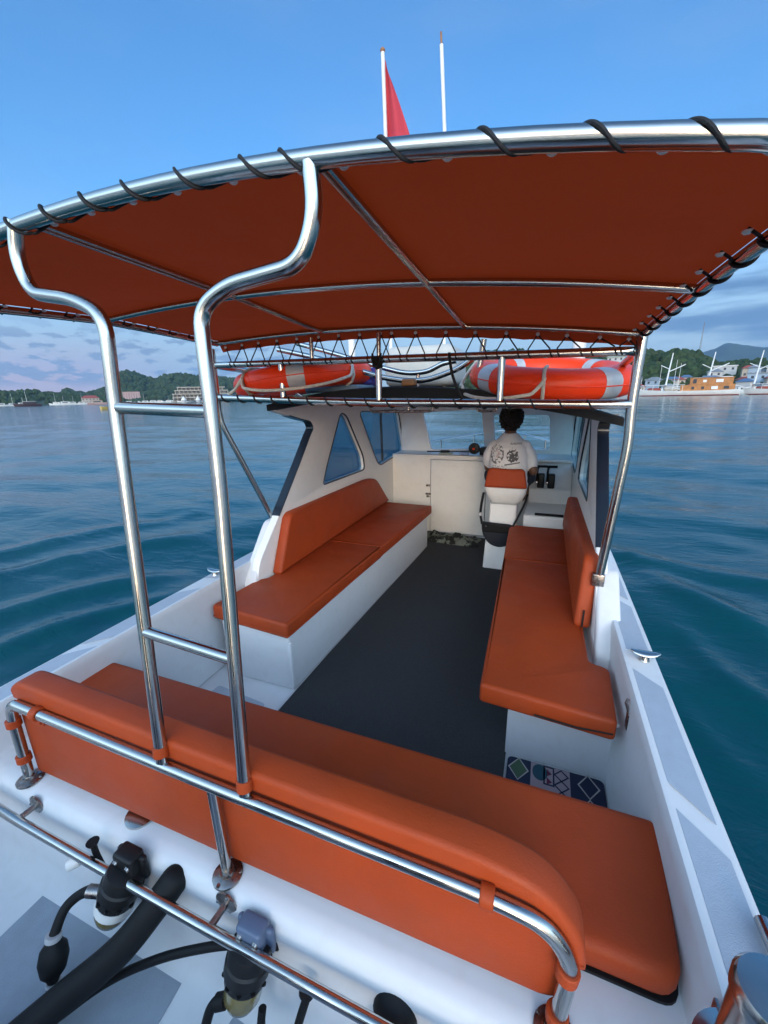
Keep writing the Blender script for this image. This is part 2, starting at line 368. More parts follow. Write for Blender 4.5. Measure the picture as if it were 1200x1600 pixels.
# ------------------------------------------------------------------ land: hills, mountain, forest
def polar(az, d, z=0.): return Vector((d * math.sin(R(az)), d * math.cos(R(az)), z))
FOREST = mat('forest_ground', (.022, .040, .016), .95, var=.5, vscale=.06, bump=0, dirt=(.05, .06, .025, .7), dscale=.03, detail=8)
def leaf_mat(name, a, b_):
    m = mat(name, a, .85, var=.45, vscale=.35, dirt=(*b_, .9), dscale=.15, spec=.2); return m
LEAF = leaf_mat('forest_leaves', (.030, .052, .018), (.055, .062, .022))
FARBLUE = mat('mountain_forest', (.030, .048, .034), .95, var=.3, vscale=.01)
def hill(name, prof, d0, depth, m, seed, nz=.10, label=None, base=0.):
    """prof: list of (azimuth deg, height m); shore at distance d0, crest at d0+depth"""
    az0, az1 = prof[0][0], prof[-1][0]; n = max(60, int(abs(az1 - az0) * 6)); k = 26; V = []; F = []
    A = np.linspace(az0, az1, n); H = np.interp(A, [p[0] for p in prof], [p[1] for p in prof])
    for i in range(n):
        for j in range(k):
            t = j / (k - 1) * 1.7; f = math.sin(min(t, 1.) * math.pi / 2) if t < 1 else math.cos((t - 1) * math.pi / 2 * 1.2)
            d = d0 + depth * t + 18 * mnoise.noise(Vector((A[i] * .6, j * .2, seed)))
            h = H[i] * f * (1 + nz * 2 * mnoise.fractal(Vector((A[i] * .35, t * 2.2, seed)), 1., 2., 4)) + base
            V.append(polar(A[i], d, WL - 1 + max(h, 0) + (1.3 if j else 0)))
    for i in range(n - 1):
        for j in range(k - 1): F.append((i * k + j, (i + 1) * k + j, (i + 1) * k + j + 1, i * k + j + 1))
    o = G().add(V, F).build(name, m); tag(o, kind='structure')
    return (A, H, d0, depth, V, k)
def forest(name, hd, count, seed, size, m, tmin=.05, tmax=1.15):
    A, H, d0, depth, V, k = hd; rg = random.Random(seed); g = G(); n = len(A)
    protos = []
    for q in range(5):
        bm = bmesh.new(); bmesh.ops.create_icosphere(bm, subdivisions=2, radius=1)
        for v in bm.verts: v.co *= 1 + .55 * mnoise.noise(v.co * 2.2 + Vector((q * 5., 0, 0)))
        bm.verts.index_update(); protos.append(([v.co.copy() for v in bm.verts], [[v.index for v in f.verts] for f in bm.faces])); bm.free()
    for _ in range(count):
        i = rg.randrange(n); t = rg.uniform(tmin, tmax); j = min(k - 1, int(t / 1.7 * (k - 1)))
        p = V[i * k + j]
        if H[i] < 4 and rg.random() < .7: continue
        s = size * rg.uniform(.5, 1.35); c, s2 = math.cos(rg.random() * 6.3), math.sin(rg.random() * 6.3)
        PV, PF = rg.choice(protos); a = rg.random() * 6.3; ca, sa = math.cos(a), math.sin(a)
        hz = rg.uniform(.75, 1.25)
        g.add([(p.x + s * (v.x * ca - v.y * sa), p.y + s * (v.x * sa + v.y * ca), p.z + s * .45 + s * hz * v.z) for v in PV], PF)
    o = g.build(name, m, smooth=False, fix=False); tag(o, kind='stuff'); return o
h1 = hill('hill', [(-92, 28), (-80, 22), (-70, 19), (-63, 15), (-60.5, 15), (-58, 11), (-56, 5), (-54, 2), (-50, 1)], 640, 130, FOREST, 1.)
h2 = hill('hill', [(-60, 2), (-58.3, 13), (-57.4, 19), (-56.3, 16), (-54.5, 7), (-53, 2)], 920, 120, FOREST, 2.)
h3 = hill('hill', [(-57, 3), (-55.5, 15), (-53.7, 26), (-52.6, 52), (-51.7, 60), (-50.3, 50), (-48.8, 42), (-48, 48), (-46.5, 50), (-45, 53), (-43, 46), (-40, 42), (-36, 32), (-31, 22), (-25, 15), (-16, 11), (-8, 7)], 860, 240, FOREST, 3., nz=.07)
h4 = hill('hill', [(-16, 10), (-11, 23), (-8, 34), (-4, 35), (0, 31), (5, 30), (9, 28), (11.5, 27), (13, 27), (14.4, 26), (15.8, 20), (16.6, 16), (18, 16), (19, 18), (20.5, 15), (22, 15), (26, 18), (36, 20), (48, 15), (60, 7)], 300, 130, FOREST, 4., nz=.06)
h5 = hill('mountain', [(7.2, 53), (11.2, 158), (13.7, 233), (15.5, 290), (17.3, 333), (18.8, 308), (20.0, 286), (23.2, 290), (27.2, 220), (35.2, 106), (43.2, 35)], 3300, 900, FARBLUE, 5., nz=.04)
forest('hillside_forest', h1, 2200, 1, 3.0, LEAF); forest('hillside_forest', h2, 420, 2, 5.0, LEAF)
forest('hillside_forest', h3, 3000, 3, 5.6, LEAF); forest('hillside_forest', h4, 3400, 4, 3.2, LEAF, .12)

# ------------------------------------------------------------------ the boat: hull, decks, cabin
BOAT = thing('motorboat', 'white open motorboat with side cabin walls and dark roof that carries the seats', 'boat', (-.675, 3, WL))
CX = -.675
def half(y, out=1.155):
    """half beam at the gunwale"""
    if y < 2: return out
    if y < 6: return out - .06 * ((y - 2) / 4) ** 2
    t = (y - 6) / 2.4; return max((out - .06) * math.sqrt(max(1 - t * t, 0)), .0)
ys = [-.55, 0, .5, 1, 1.5, 2, 2.5, 3, 3.5, 4, 4.5, 5, 5.5, 6, 6.5, 7, 7.4, 7.8, 8.1, 8.3, 8.4]
def build_hull():
    g = G(); rings = []
    for y in ys:
        h = half(y); sh = .53 + .05 * max(0, (y - 3) / 5) ** 2; ring = []
        for s, zz in ((1, sh - .03), (1.012, sh - .07), (.99, .2), (.93, -.3), (.6, -.5)): ring.append((CX + h * s, y, zz))
        for s, zz in ((.6, -.5), (.93, -.3), (.99, .2), (1.012, sh - .07), (1, sh - .03)): ring.append((CX - h * s, y, zz))
        rings.append(ring)
    g.loft(rings, closed=False)
    g.add(rings[0], [tuple(range(10))]); return g.build('hull', GEL, BOAT)
build_hull()
def strip(side, a, b, y0, y1, z, th=.0, n=24):
    """deck strip between offsets a..b inboard of the hull edge"""
    V = []; F = []
    for i in range(n + 1):
        y = y0 + (y1 - y0) * i / n; h = half(y); zz = z + .05 * max(0, (y - 3) / 5) ** 2
        V += [(CX + side * (h - a), y, zz), (CX + side * (h - b), y, zz)]
    for i in range(n): F.append((2 * i, 2 * i + 1, 2 * i + 3, 2 * i + 2))
    return V, F
def side_deck(side):
    g = G(); rings = []; n = 48
    inner = .118
    for i in range(n + 1):
        y = -.55 + 6.5 * i / n; h = half(y); x = lambda q: CX + side * (h - q); zz = .53 + .05 * max(0, (y - 3) / 5) ** 2
        rings.append([(x(-.012), y, zz - .045), (x(-.014), y, zz - .02), (x(-.006), y, zz - .004), (x(.006), y, zz), (x(inner - .03), y, zz), (x(inner - .02), y, zz + .006), (x(inner - .006), y, zz + .006),
                      (x(inner), y, zz - .004), (x(inner + .004), y, zz - .03), (x(inner + .012), y, .2), (x(inner + .012), y, .0)])
    g.loft(rings, closed=False); return g.build('side_deck', GEL, BOAT, angle=50)
side_deck(-1); side_deck(1)
def deck_pad(side, ya0, ya1, yb0, yb1, n=10):
    """grey anti-slip panel with slanted ends: outer edge ya0..ya1, inner edge yb0..yb1"""
    P = []
    for (s0, s1, off) in ((ya0, ya1, .012), (yb1, yb0, .092)):
        for i in range(n + 1):
            y = s0 + (s1 - s0) * i / n; P.append((CX + side * (half(y) - off), y))
    P = [P[i] for i in range(len(P))]
    g = G(); g.bm(plate(P, [], .002, XY(.5325))); return g.build('deck_pad', GREY, BOAT, smooth=False)
for s in (1, -1):
    deck_pad(s, -.4, .90, -.4, 1.0); deck_pad(s, .985, 1.50, 1.08, 1.59); deck_pad(s, 1.70, 2.12, 1.72, 2.22); deck_pad(s, 2.20, 3.6, 2.30, 3.6)
# foredeck
def foredeck():
    rings = []
    for y in [4.9, 5.3, 5.7, 6, 6.5, 7, 7.4, 7.8, 8.1, 8.3, 8.4]:
        h = max(half(y), .01); z = .53 + .05 * max(0, (y - 3) / 5) ** 2
        rings.append([(CX + h * u, y, z - .02 + .06 * (1 - u * u)) for u in (-1, -.8, -.5, 0, .5, .8, 1)])
    return G().loft(rings, closed=False).build('foredeck', GEL, BOAT)
foredeck()
g = G(); g.add([(CX - 1.05, -.5, -.004), (CX + 1.05, -.5, -.004), (CX + 1.05, 5.0, -.004), (CX - 1.05, 5.0, -.004)], [(0, 1, 2, 3)]); g.build('sole', GEL, BOAT, smooth=False)
# carpet
P = [(-1.175, .80), (-.045, .80), (-.045, 1.5), (-.06, 3.60), (-.19, 3.70), (-.43, 3.72), (-.50, 4.42), (-1.16, 4.49), (-1.60, 4.49), (-1.60, 4.05), (-1.065, 4.02), (-1.075, 3.7), (-1.12, 2.7), (-1.15, 1.95)]
g = G(); g.bm(plate(P, [], .012, XY(.006), .003)); tag(g.build('floor_carpet', CARPET, None), 'charcoal floor carpet down the middle of the cockpit between the benches', 'carpet')
# transom: seat box, deck, riser, splash well
def transom():
    yr = .53; prof = [(1.03, 0), (1.03, .335), (1.015, .35), (.70, .355), (yr + .05, .362), (yr + .02, .358), (yr + .004, .345), (yr - .004, .32), (yr - .02, .12), (yr - .035, .075), (yr - .07, .055), (yr - .12, .05), (-.5, .05)]
    rings = []
    for x in np.linspace(CX - 1.05, CX + 1.04, 40): rings.append([(x, p[0], p[1]) for p in prof])
    g = G(); g.loft(rings, closed=False); return g.build('transom', GEL, BOAT, angle=60)
transom()
def well_side(side):
    x = CX + (-.84 if side < 0 else .74); e = CX + side * 1.03; prof = [(x + side * -.0, .05), (x + side * .02, .07), (x + side * .05, .30), (x + side * .08, .352), (x + side * .12, .364), (e, .366)]
    rings = [[(p[0], y, p[1]) for p in prof] for y in np.linspace(-.5, .535, 12)]
    g = G(); g.loft(rings, closed=False)
    return g.build('splash_well_side', GEL, BOAT, angle=60)
well_side(1)
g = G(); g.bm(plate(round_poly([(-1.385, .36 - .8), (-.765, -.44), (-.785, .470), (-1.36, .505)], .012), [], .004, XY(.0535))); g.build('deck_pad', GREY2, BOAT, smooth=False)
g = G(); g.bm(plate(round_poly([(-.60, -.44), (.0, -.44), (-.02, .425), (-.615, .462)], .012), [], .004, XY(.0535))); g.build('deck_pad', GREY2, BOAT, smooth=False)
g = G(); g.bm(plate(round_poly([(-1.62, 1.20), (-1.24, 1.20), (-1.26, 1.455), (-1.60, 1.49)], .02), [], .003, XY(-.001))); g.build('deck_pad', GREY, BOAT, smooth=False)
g = G(); g.lathe([(.045, 0), (.045, .006), (.03, .012)], (-1.03, .605, .362)); g.build('drain_cap', STEEL, BOAT)

# cabin side walls
XL, XR = -1.63, .295
side_out = [(1.93, .40), (1.985, .55), (2.22, .78), (2.545, 1.115), (2.70, 1.285), (2.755, 1.335), (2.72, 1.385), (2.60, 1.405), (2.275, 1.478), (2.275, 1.515), (3.5, 1.505), (4.78, 1.47), (4.93, 1.40), (5.12, .88), (5.12, 0), (1.93, 0)]
win1 = round_poly([(2.845, .875), (2.93, 1.02), (3.22, 1.43), (3.33, 1.40), (3.66, 1.0), (3.69, .86)], [.04, .0, .07, .06, .05, .06])
win2 = round_poly([(3.60, 1.425), (4.80, 1.40), (5.0, .87), (4.10, .83), (4.0, .88)], [.07, .08, .07, .05, .05])
win2 = round_poly([(3.60, 1.42), (4.72, 1.40), (4.95, .90), (4.12, .835), (4.02, .88)], [.07, .08, .07, .05, .05])
def cabin_wall(x, side, dz=0.):
    so_ = list(side_out)
    if side > 0: so_ = so_[:8] + [(2.40, 1.402), (2.40, 1.420), (3.5, 1.44), (4.78, 1.425), (4.93, 1.385)] + so_[13:]
    g = G(); g.bm(plate(round_poly(so_, [0, .05, .03, .05, .06, .05, .05, .08, .01, .01, 0, .05, .1, .05, 0, 0]), [win1, win2], .055, YZ(x + side * .028), .006))
    wl = g.build('cabin_wall', GELIN, BOAT, angle=30)
    # navy outer skin and end face
    edge = round_poly([(2.228, .786), (2.545, 1.115), (2.70, 1.285), (2.755, 1.335), (2.72, 1.385), (2.60, 1.405), (2.45, 1.438)], [0, .01, .03, .05, .06, .05, 0])
    g = G(); rings = []
    for k, (a, b) in enumerate(edge):
        p, q = edge[max(k - 1, 0)], edge[min(k + 1, len(edge) - 1)]; n = Vector((-(q[1] - p[1]), q[0] - p[0])).normalized() * .004
        rings.append([(x - side * .0015, a + n.x, b + n.y), (x + side * .060, a + n.x, b + n.y), (x + side * .060, a - n.x, b - n.y), (x - side * .0015, a - n.x, b - n.y)])
    g.loft(rings); g.build('edge_trim', NAVY, wl)
    for wi, wn in ((win1, 'window'), (win2, 'window')):
        g = G(); g.bm(plate(wi, [], .006, YZ(x + side * .036))); p = g.build(wn, GLASS, wl, smooth=False)
        fr = G(); fr.tube([(x + side * .002, a, b) for a, b in wi], .007, 8, closed=True); fr.build('window_gasket', NAVY, p)
    return wl
wl_L = cabin_wall(XL, -1); wl_R = cabin_wall(XR, 1, -.045)
g = G(); g.tube([(XL - .042, 4.28, .86), (XL - .042, 4.25, 1.41)], .014, 8); g.build('mullion', NAVY, wl_L)
g = G(); g.tube([(XR + .042, 4.28, .86), (XR + .042, 4.25, 1.40)], .014, 8); g.build('mullion', NAVY, wl_R)
def horn(x, side, y0, zt):
    P = round_poly([(y0 - .30, .02), (y0 - .30, .42), (y0 - .20, .53), (y0 - .035, zt - .03), (y0 + .0, zt), (y0 + .32, zt), (y0 + .32, .02)], [0, .1, .1, .04, .02, .01, 0])
    g = G(); g.bm(plate(P, [], .105, YZ(x + side * .055), .018)); return g.build('coaming_post', GEL, BOAT)
horn(XL, -1, 2.20, .755); horn(XR, 1, 2.14, .70)
# roof
def roof_z(x, top): 
    u = (x - CX) / .985; b = 1.452 - .038 * (x - CX) + .10 * (1 - u * u)
    return b + (.03 + .02 * (1 - u * u) if top else 0)
def build_roof():
    xs = np.linspace(CX - .985, CX + 1.02, 22); g = G(); V = []; n = len(xs); yy = [2.265, 2.27, 2.32, 3, 4, 4.85, 4.92]
    g.loft([[(x, y, roof_z(x, 1) - (.012 if i in (0, 6) else 0)) for x in xs] for i, y in enumerate(yy)], closed=False)
    rg_ = []
    for x in (xs[0], xs[-1]): g.add([(x, yy[0], roof_z(x, 0)), (x, yy[-1], roof_z(x, 0)), (x, yy[-1], roof_z(x, 1)), (x, yy[0], roof_z(x, 1))], [(0, 1, 2, 3)])
    for y in (yy[0], yy[-1]): g.loft([[(x, y, roof_z(x, 0)) for x in xs], [(x, y, roof_z(x, 1) - .012) for x in xs]], closed=False)
    r = g.build('cabin_roof', ROOF, BOAT, angle=50)
    g = G(); g.loft([[(x, y, z_) for (y, z_) in ((2.25, roof_z(x, 0) - .012), (2.25, roof_z(x, 1) - .004), (2.30, roof_z(x, 1) + .002), (2.335, roof_z(x, 0) - .012))] for x in np.linspace(CX - .99, CX + 1.025, 22)]); g.build('roof_edge', ROOF, r)
    g = G(); g.loft([[(x, y, roof_z(x, 0) + (.0 if y > 2.3 else .0)) for x in xs] for y in (2.34, 3, 4, 4.9)], closed=False); g.build('headliner', GELIN, r)
    return r
ROOFO = build_roof()
# windscreen
wsA = round_poly([(-1.26, .925), (-.625, .955), (-.67, 1.40), (-1.355, 1.37)], .035); wsB = round_poly([(-.50, .955), (.075, .955), (.045, 1.335), (-.54, 1.345)], .045)
WM = Matrix.Translation((0, 4.86, 1.1)) @ Matrix.Rotation(R(8), 4, 'X') @ Matrix.Translation((0, 0, -1.1)) @ XZ(0)
g = G(); g.bm(plate([(XL, .80), (XR, .80), (XR, 1.43), (-.2, 1.52), (CX, 1.545), (-1.2, 1.53), (XL, 1.49)], [wsA, wsB], .06, WM, .008)); WS = g.build('windscreen_frame', GELIN, BOAT, angle=30)
for wi in (wsA, wsB):
    g = G(); g.bm(plate(wi, [], .006, WM)); p = g.build('windscreen_pane', CGLASS, WS, smooth=False)
# bulkhead with door
g = G(); g.bm(plate(round_poly([(XL, 0), (-1.175, 0), (-1.175, .862), (-.545, .862), (-.545, 0), (-.47, 0), (-.47, .91), (XL, .91)], 0), [], .04, XZ(4.525), .004)); BH = g.build('bulkhead', GELIN, BOAT, angle=30)
g = G(); g.box((-1.168, 4.502, .01), (-.552, 4.53, .855), .006); DOOR = g.build('companion_door', GELIN, BOAT)
g = G(); g.box((-1.12, 4.497, .08), (-.60, 4.503, .79), .002); g.build('door_panel', GELIN, DOOR)
for (zz, ww) in ((.56, .03), (.46, .04), (.43, .02)):
    g = G(); g.box((-1.205 - ww / 2, 4.488, zz - .012), (-1.205 + ww, 4.502, zz + .012), .003); g.tube([(-1.20, 4.485, zz), (-1.17, 4.485, zz)], .005, 8); g.build('latch', STEEL2, DOOR)
g = G(); g.box((XL, 4.50, .885), (-.46, 4.93, .91), .008); g.box((-.46, 4.40, .885), (XR, 4.93, .912), .012); DASH = g.build('dashboard', GELIN, BOAT)
g = G(); g.tube([(XL + .035, 4.99, .90), (XL + .035, 4.90, 1.15), (XL + .035, 4.80, 1.47)], .045, 12); g.build('corner_fillet', GELIN, BOAT)
# helm console, platform
g = G(); P = [(4.26, .50), (4.26, .64), (4.30, .665), (4.42, .86), (4.50, .90), (4.93, .90), (4.93, .0), (4.40, .0), (4.40, .48)]
g.bm(plate(round_poly(P, [.0, .03, .03, .06, .04, 0, 0, 0, 0]), [], .39, YZ(.10), .012)); HC = g.build('helm_console', GEL, BOAT)
g = G(); g.box((-.47, 4.44, .0), (-.09, 4.9, .885), .02); g.build('dash_lower', GELIN, BOAT)
g = G(); g.box((-.115, 3.76, 0), (XR, 4.40, .50), .02); g.build('helm_platform', GELIN, BOAT)
g = G(); g.box((-.02, 3.765, .502), (.22, 3.80, .52), .006); g.build('locker_edge', BLACK, BOAT)
# ceiling grab rails
for a, b in (((-1.41, -.83)), ((-.515, -.33))):
    g = G(); y = 3.3; g.tube([(a, y, roof_z(a, 0) + .01), (a + .02, y, 1.43), (b - .02, y, 1.432), (b, y, roof_z(b, 0) + .01)], .011, 10, fillet=.03); g.tube([((a + b) / 2 + .07, y, 1.43), ((a + b) / 2 + .07, y, 1.53)], .008, 8); g.build('grab_rail', STEEL2, ROOFO)
# bow rail
g = G()
for xx, yy_ in ((-1.405, 6.0), (-1.07, 6.9), (-.675, 7.6), (-.28, 6.95), (.03, 6.2), (-1.62, 5.2), (.27, 5.2)): g.tube([(xx, yy_, .55), (xx, yy_, .93)], .012, 8)
g.tube(smooth_path([(-1.62, 5.2, .93), (-1.405, 6.0, .93), (-1.07, 6.9, .93), (-.675, 7.6, .94), (-.28, 6.95, .93), (.03, 6.2, .93), (.27, 5.2, .93)]), .013, 8)
tag(g.build('bow_rail', STEEL, None), 'low stainless rail round the bow seen through the windscreen', 'rail')

# ------------------------------------------------------------------ seats
def bench_cushion_mesh(P, z0, z1, bev=.02):
    g = G(); g.bm(plate(P, [], z1 - z0, XY((z0 + z1) / 2), bev)); return g
def piping(g, P, z, r=.004): g.tube([(a, b, z) for a, b in P], r, 6, closed=True)
# port bench
B1 = thing('side_bench', 'white bench with orange seat and long sloping orange backrest on port side', 'bench', (-1.4, 2.8, 0))
P = [(-1.62, 1.60), (-1.178, 1.60), (-1.165, 2.0), (-1.075, 4.02), (-1.62, 4.05)]
g = G(); g.bm(plate(P, [], .345, XY(.1725), .006)); BB = g.build('bench_base', GEL, B1, angle=30)
g = G(); g.box((-1.19, 1.585, .02), (-1.165, 1.615, .30), .006); g.build('corner_strip', GEL, BB)
seatL = round_poly([(-1.685, 1.60), (-1.155, 1.555), (-1.105, 2.78), (-1.60, 2.78), (-1.60, 2.02), (-1.655, 1.97)], [.02, .015, .004, .004, .03, .03])
g = bench_cushion_mesh(seatL, .345, .432, .016); c1 = g.build('seat_cushion', VINYL, B1)
g = G(); piping(g, [(a + (.004 if a > -1.3 else -.003), b) for a, b in seatL], .362, .0035); g.build('seam', VINYL, c1)
seatL2 = round_poly([(-1.60, 2.784), (-1.105, 2.784), (-1.045, 4.10), (-1.60, 4.12)], [.004, .004, .03, .03])
g = bench_cushion_mesh(seatL2, .345, .431, .016); g.build('seat_cushion', VINYL, B1)
# backrest: plan is vertical plate following the wall
def wall_backrest(x, side, P, th=.075, name='backrest', lean=6):
    M = Matrix.Translation((x, 0, .43)) @ Matrix.Rotation(R(lean) * side, 4, 'Y') @ Matrix.Translation((-x, 0, -.43)) @ YZ(x)
    g = G(); g.bm(plate(P, [], th, M, .02)); return g
bp = round_poly([(2.075, .425), (2.27, .80), (3.66, .775), (3.83, .745), (4.16, .435)], [.03, .05, .10, .08, .03])
wall_backrest(XL + .045, -1, bp, lean=2).build('backrest', VINYL, B1)
# starboard bench
B2 = thing('side_bench', 'white bench with orange seat and upright orange backrest on starboard side beside helm', 'bench', (.1, 2.6, 0))
g = G(); g.bm(plate([(-.05, 1.56), (.372, 1.56), (.345, 3.62), (-.09, 3.62)], [], .345, XY(.1725), .006)); g.bm(plate([(-.10, 1.50), (.355, 1.50), (.345, 3.62), (-.17, 3.62)], [], .03, XY(.33), .008)); g.build('bench_base', GEL, B2, angle=30)
seatR = round_poly([(-.16, 1.435), (.325, 1.392), (.338, 1.72), (.262, 1.74), (.255, 2.84), (-.198, 2.84)], [.015, .02, .03, .03, .004, .004])
g = bench_cushion_mesh(seatR, .345, .432, .016); c2 = g.build('seat_cushion', VINYL, B2)
g = G(); g.tube([(.05, 1.404 + .0, .372), (.20, 1.399, .366), (.315, 1.394, .378)], .0035, 6); g.build('seam', BLACK, c2)
seatR2 = round_poly([(-.198, 2.844), (.255, 2.844), (.25, 3.66), (-.222, 3.66)], [.004, .004, .03, .03])
g = bench_cushion_mesh(seatR2, .345, .431, .016); g.build('seat_cushion', VINYL, B2)
bp = round_poly([(2.02, .425), (2.13, .77), (3.60, .735), (3.72, .70), (3.74, .435)], [.03, .05, .08, .06, .03])
br = wall_backrest(XR - .045, 1, bp, lean=4); bro = br.build('backrest', VINYL, B2)
g = G(); g.tube([(XR - .045, 2.012, .44), (XR - .04, 2.035, .52)], .004, 6); g.build('zip', BLACK, bro)
# transom seat
B3 = thing('stern_bench', 'wide orange stern bench with padded backrest strapped to a stainless tube frame', 'bench', (CX, .85, .35))
tp = round_poly([(-1.70, .70), (.345, .685), (.375, 1.02), (.36, 1.045), (-1.72, 1.045), (-1.745, 1.02)], [.04, .05, .03, .05, .05, .05])
g = G(); g.bm(plate(tp, [], .075, XY(.40), .024)); t1 = g.build('seat_cushion', VINYL, B3)
g = G(); g.bm(plate(round_poly([(-1.71, .70), (.347, .685), (.381, 1.03), (-1.75, 1.05)], .04), [], .012, XY(.358))); g.build('seat_gap_shade', BLACK, B3)  # black sheet painting the shade in the gap round the cushion

# stern backrest
B4 = B3
bo = round_poly([(-1.485, .375), (-.70, .385), (.085, .405), (.115, .42), (.148, .52), (.135, .60), (.07, .685), (-.05, .712), (-.70, .712), (-1.44, .728), (-1.482, .70)], [.02, 0, .02, .02, .06, .05, .07, .08, 0, .05, .05])
g = G(); g.bm(plate(bo, [], .058, XZ(.616), .012)); back = g.build('back_cushion', VINYL, B4)
# thick rolled top above the rail
lip = round_poly([(-1.480, .664), (-.70, .660), (-.06, .658), (.06, .642), (.110, .585), (.125, .54), (.152, .53), (.140, .605), (.073, .690), (-.05, .717), (-.70, .717), (-1.445, .735), (-1.492, .70)], [.01, 0, .05, .05, .04, .01, .01, .05, .07, .08, 0, .05, .04])
g = G(); g.bm(plate(lip, [], .078, XZ(.6195), .014)); g.build('rolled_top', VINYL, back)
def band(c, axis, r=.0185, wd=.026, name='strap', tail=None, parent=None):
    g = G(); a = Vector(axis).normalized(); c = Vector(c)
    g.lathe([(r, -wd / 2), (r + .002, -wd / 2 + .002), (r + .002, wd / 2 - .002), (r, wd / 2)], c, a, 20)
    if tail:
        g.box((c.x - wd / 2, c.y, c.z - .045), (c.x + wd / 2, c.y + .03, c.z - .012), .003); g.lathe([(.007, 0), (.006, .003)], (c.x, c.y - .001, c.z - .033), (0, -1, 0), 12)
    return g.build(name, VINYL, parent or B4)
FR = .566
g = G(); g.tube([(-1.487, FR, .37), (-1.478, FR, .60), (-1.462, FR, .668), (-1.38, FR, .668), (-.7, FR, .657), (-.03, FR, .654), (.075, FR, .64), (.122, FR, .57), (.11, FR, .37)], .0150, 18, fillet=.07); RAILF = g.build('frame_tube', STEEL, B4)
g = G(); g.tube([(-.676, FR, .362), (-.68, FR, .66)], .0132, 16); g.build('centre_post', STEEL, B4)
for x in (-1.487, -.676, .11):
    g = G(); g.lathe([(.038, 0), (.038, .005), (.031, .009), (.020, .012), (.018, .02)], (x, FR, .361), (0, 0, 1), 24)
    for k in range(3):
        a = k * 2.09 + .5; g.lathe([(.0065, 0), (.005, .004)], (x + .031 * math.cos(a), FR + .031 * math.sin(a), .367), (0, 0, 1), 8)
    g.build('base_flange', STEEL2, B4)
for (x, z, ax, tl) in ((-1.335, .6675, (1, 0, 0), 1), (-.845, .662, (1, 0, 0), None), (-.60, .656, (1, 0, 0), None), (-.03, .654, (1, 0, 0), 1), (.117, .545, (.1, 0, 1), None), (.111, .415, (0, 0, 1), None), (-1.48, .59, (0, 0, 1), None), (-1.486, .45, (0, 0, 1), None)):
    if x not in (-.845, -.60): band((x, FR, z), ax, tail=tl)

# lower stern rail on stand-offs
LR = thing('stern_rail', 'low stainless grab rail on short stand-offs above the splash well', 'rail', (CX, .5, .33))
g = G(); g.tube([(-1.62, .478, .345), (-1.40, .475, .332), (-.6, .472, .326), (.02, .47, .326), (.09, .49, .326)], .0125, 16, fillet=.05); g.build('rail_tube', STEEL, LR)
for x in (-1.405, -.655, .03):
    g = G(); g.tube([(x, .476, .33), (x + .002, .534, .33)], .009, 12); so_ = g.build('standoff', STEEL2, LR)
    g = G(); g.lathe([(.032, 0), (.032, .004), (.02, .008)], (x + .002, .531, .33), (0, -1, 0), 20)
    for k in range(3):
        a = k * 2.09 + 1.2; g.lathe([(.005, 0), (.004, .003)], (x + .023 * math.cos(a), .526, .33 + .023 * math.sin(a)), (0, -1, 0), 8)
    g.build('flange', STEEL2, so_)

# ------------------------------------------------------------------ ladder up to the canopy
LD = thing('ladder', 'lyre-shaped stainless ladder with two rungs rising from stern rail to canopy', 'ladder', (-.7, .58, .67))
def post(P): g = G(); g.tube(P, .0152, 18, fillet=.085); return g.build('ladder_post', STEEL, LD)
post([(-.580, .568, .672), (-.623, .66, 1.385), (-.646, .69, 1.72), (-.579, .695, 1.757), (-.42, .70, 1.775), (-.385, .70, 1.842), (-.3885, .70, 1.917)])
post([(-.838, .568, .672), (-.916, .68, 1.539), (-.9085, .69, 1.73), (-.996, .695, 1.772), (-1.149, .70, 1.80), (-1.1725, .70, 1.877), (-1.148, .70, 1.947)])
for a, b in (((-.913, .68, 1.538), (-.633, .673, 1.528)), ((-.874, .611, 1.012), (-.604, .61, .997))):
    g = G(); g.tube([a, b], .0135, 16); g.build('rung', STEEL, LD)
for x, z in ((-.841, .70), (-.5815, .695)):
    g = G(); g.lathe([(.0155, -.014), (.0185, -.012), (.0185, .012), (.0155, .014)], (x, .571, z), (-.05, .12, 1), 20); g.build('collar_strap', VINYL, LD)

# ------------------------------------------------------------------ canopy
CN = thing('canopy', 'orange canvas sun canopy laced to a cambered stainless tube frame', 'canopy', (CX, 1.3, 1.8))
XA, XB, Y0, Y1 = -1.83, .344, .70, 2.06
def zc(x, y):
    a, b, d = ((y - 1.38) * (y - 2.06) / (.68 * 1.36), (y - .7) * (y - 2.06) / (.68 * -.68), (y - .7) * (y - 1.38) / (1.36 * .68))
    r_ = 1.806 * a + 1.800 * b + 1.776 * d; c_ = .112 * a + .068 * b + .055 * d
    m = (XA + XB) / 2; u = (x - m) / ((XB - XA) / 2)
    return r_ + .042 * (XB - x) * (.55 + .45 * min(max((y - .7) / .68, 0), 1)) + c_ * (1 - u * u)
def rimpath():
    P = []; rr = .14
    for x in np.linspace(XA + rr, XB - rr, 24): P.append((x, Y0))
    for a in np.linspace(-90, 0, 7)[1:]: P.append((XB - rr + rr * math.cos(R(a)), Y0 + rr + rr * math.sin(R(a))))
    for y in np.linspace(Y0 + rr, Y1, 10)[1:]: P.append((XB, y))
    return P
left = []
rr = .14
for a in np.linspace(180, 270, 7): left.append((XA + rr + rr * math.cos(R(a)), Y0 + rr + rr * math.sin(R(a))))
leftside = [(XA, y) for y in np.linspace(Y1, Y0 + rr, 10)]
rim = leftside + left[1:-1] + rimpath()
g = G(); g.tube([(x, y, zc(x, y)) for x, y in rim], .0150, 18); g.build('rim_tube', STEEL, CN)
def bar(P, r=.0115, name='crossbar'): g = G(); g.tube(P, r, 14); return g.build(name, STEEL, CN)
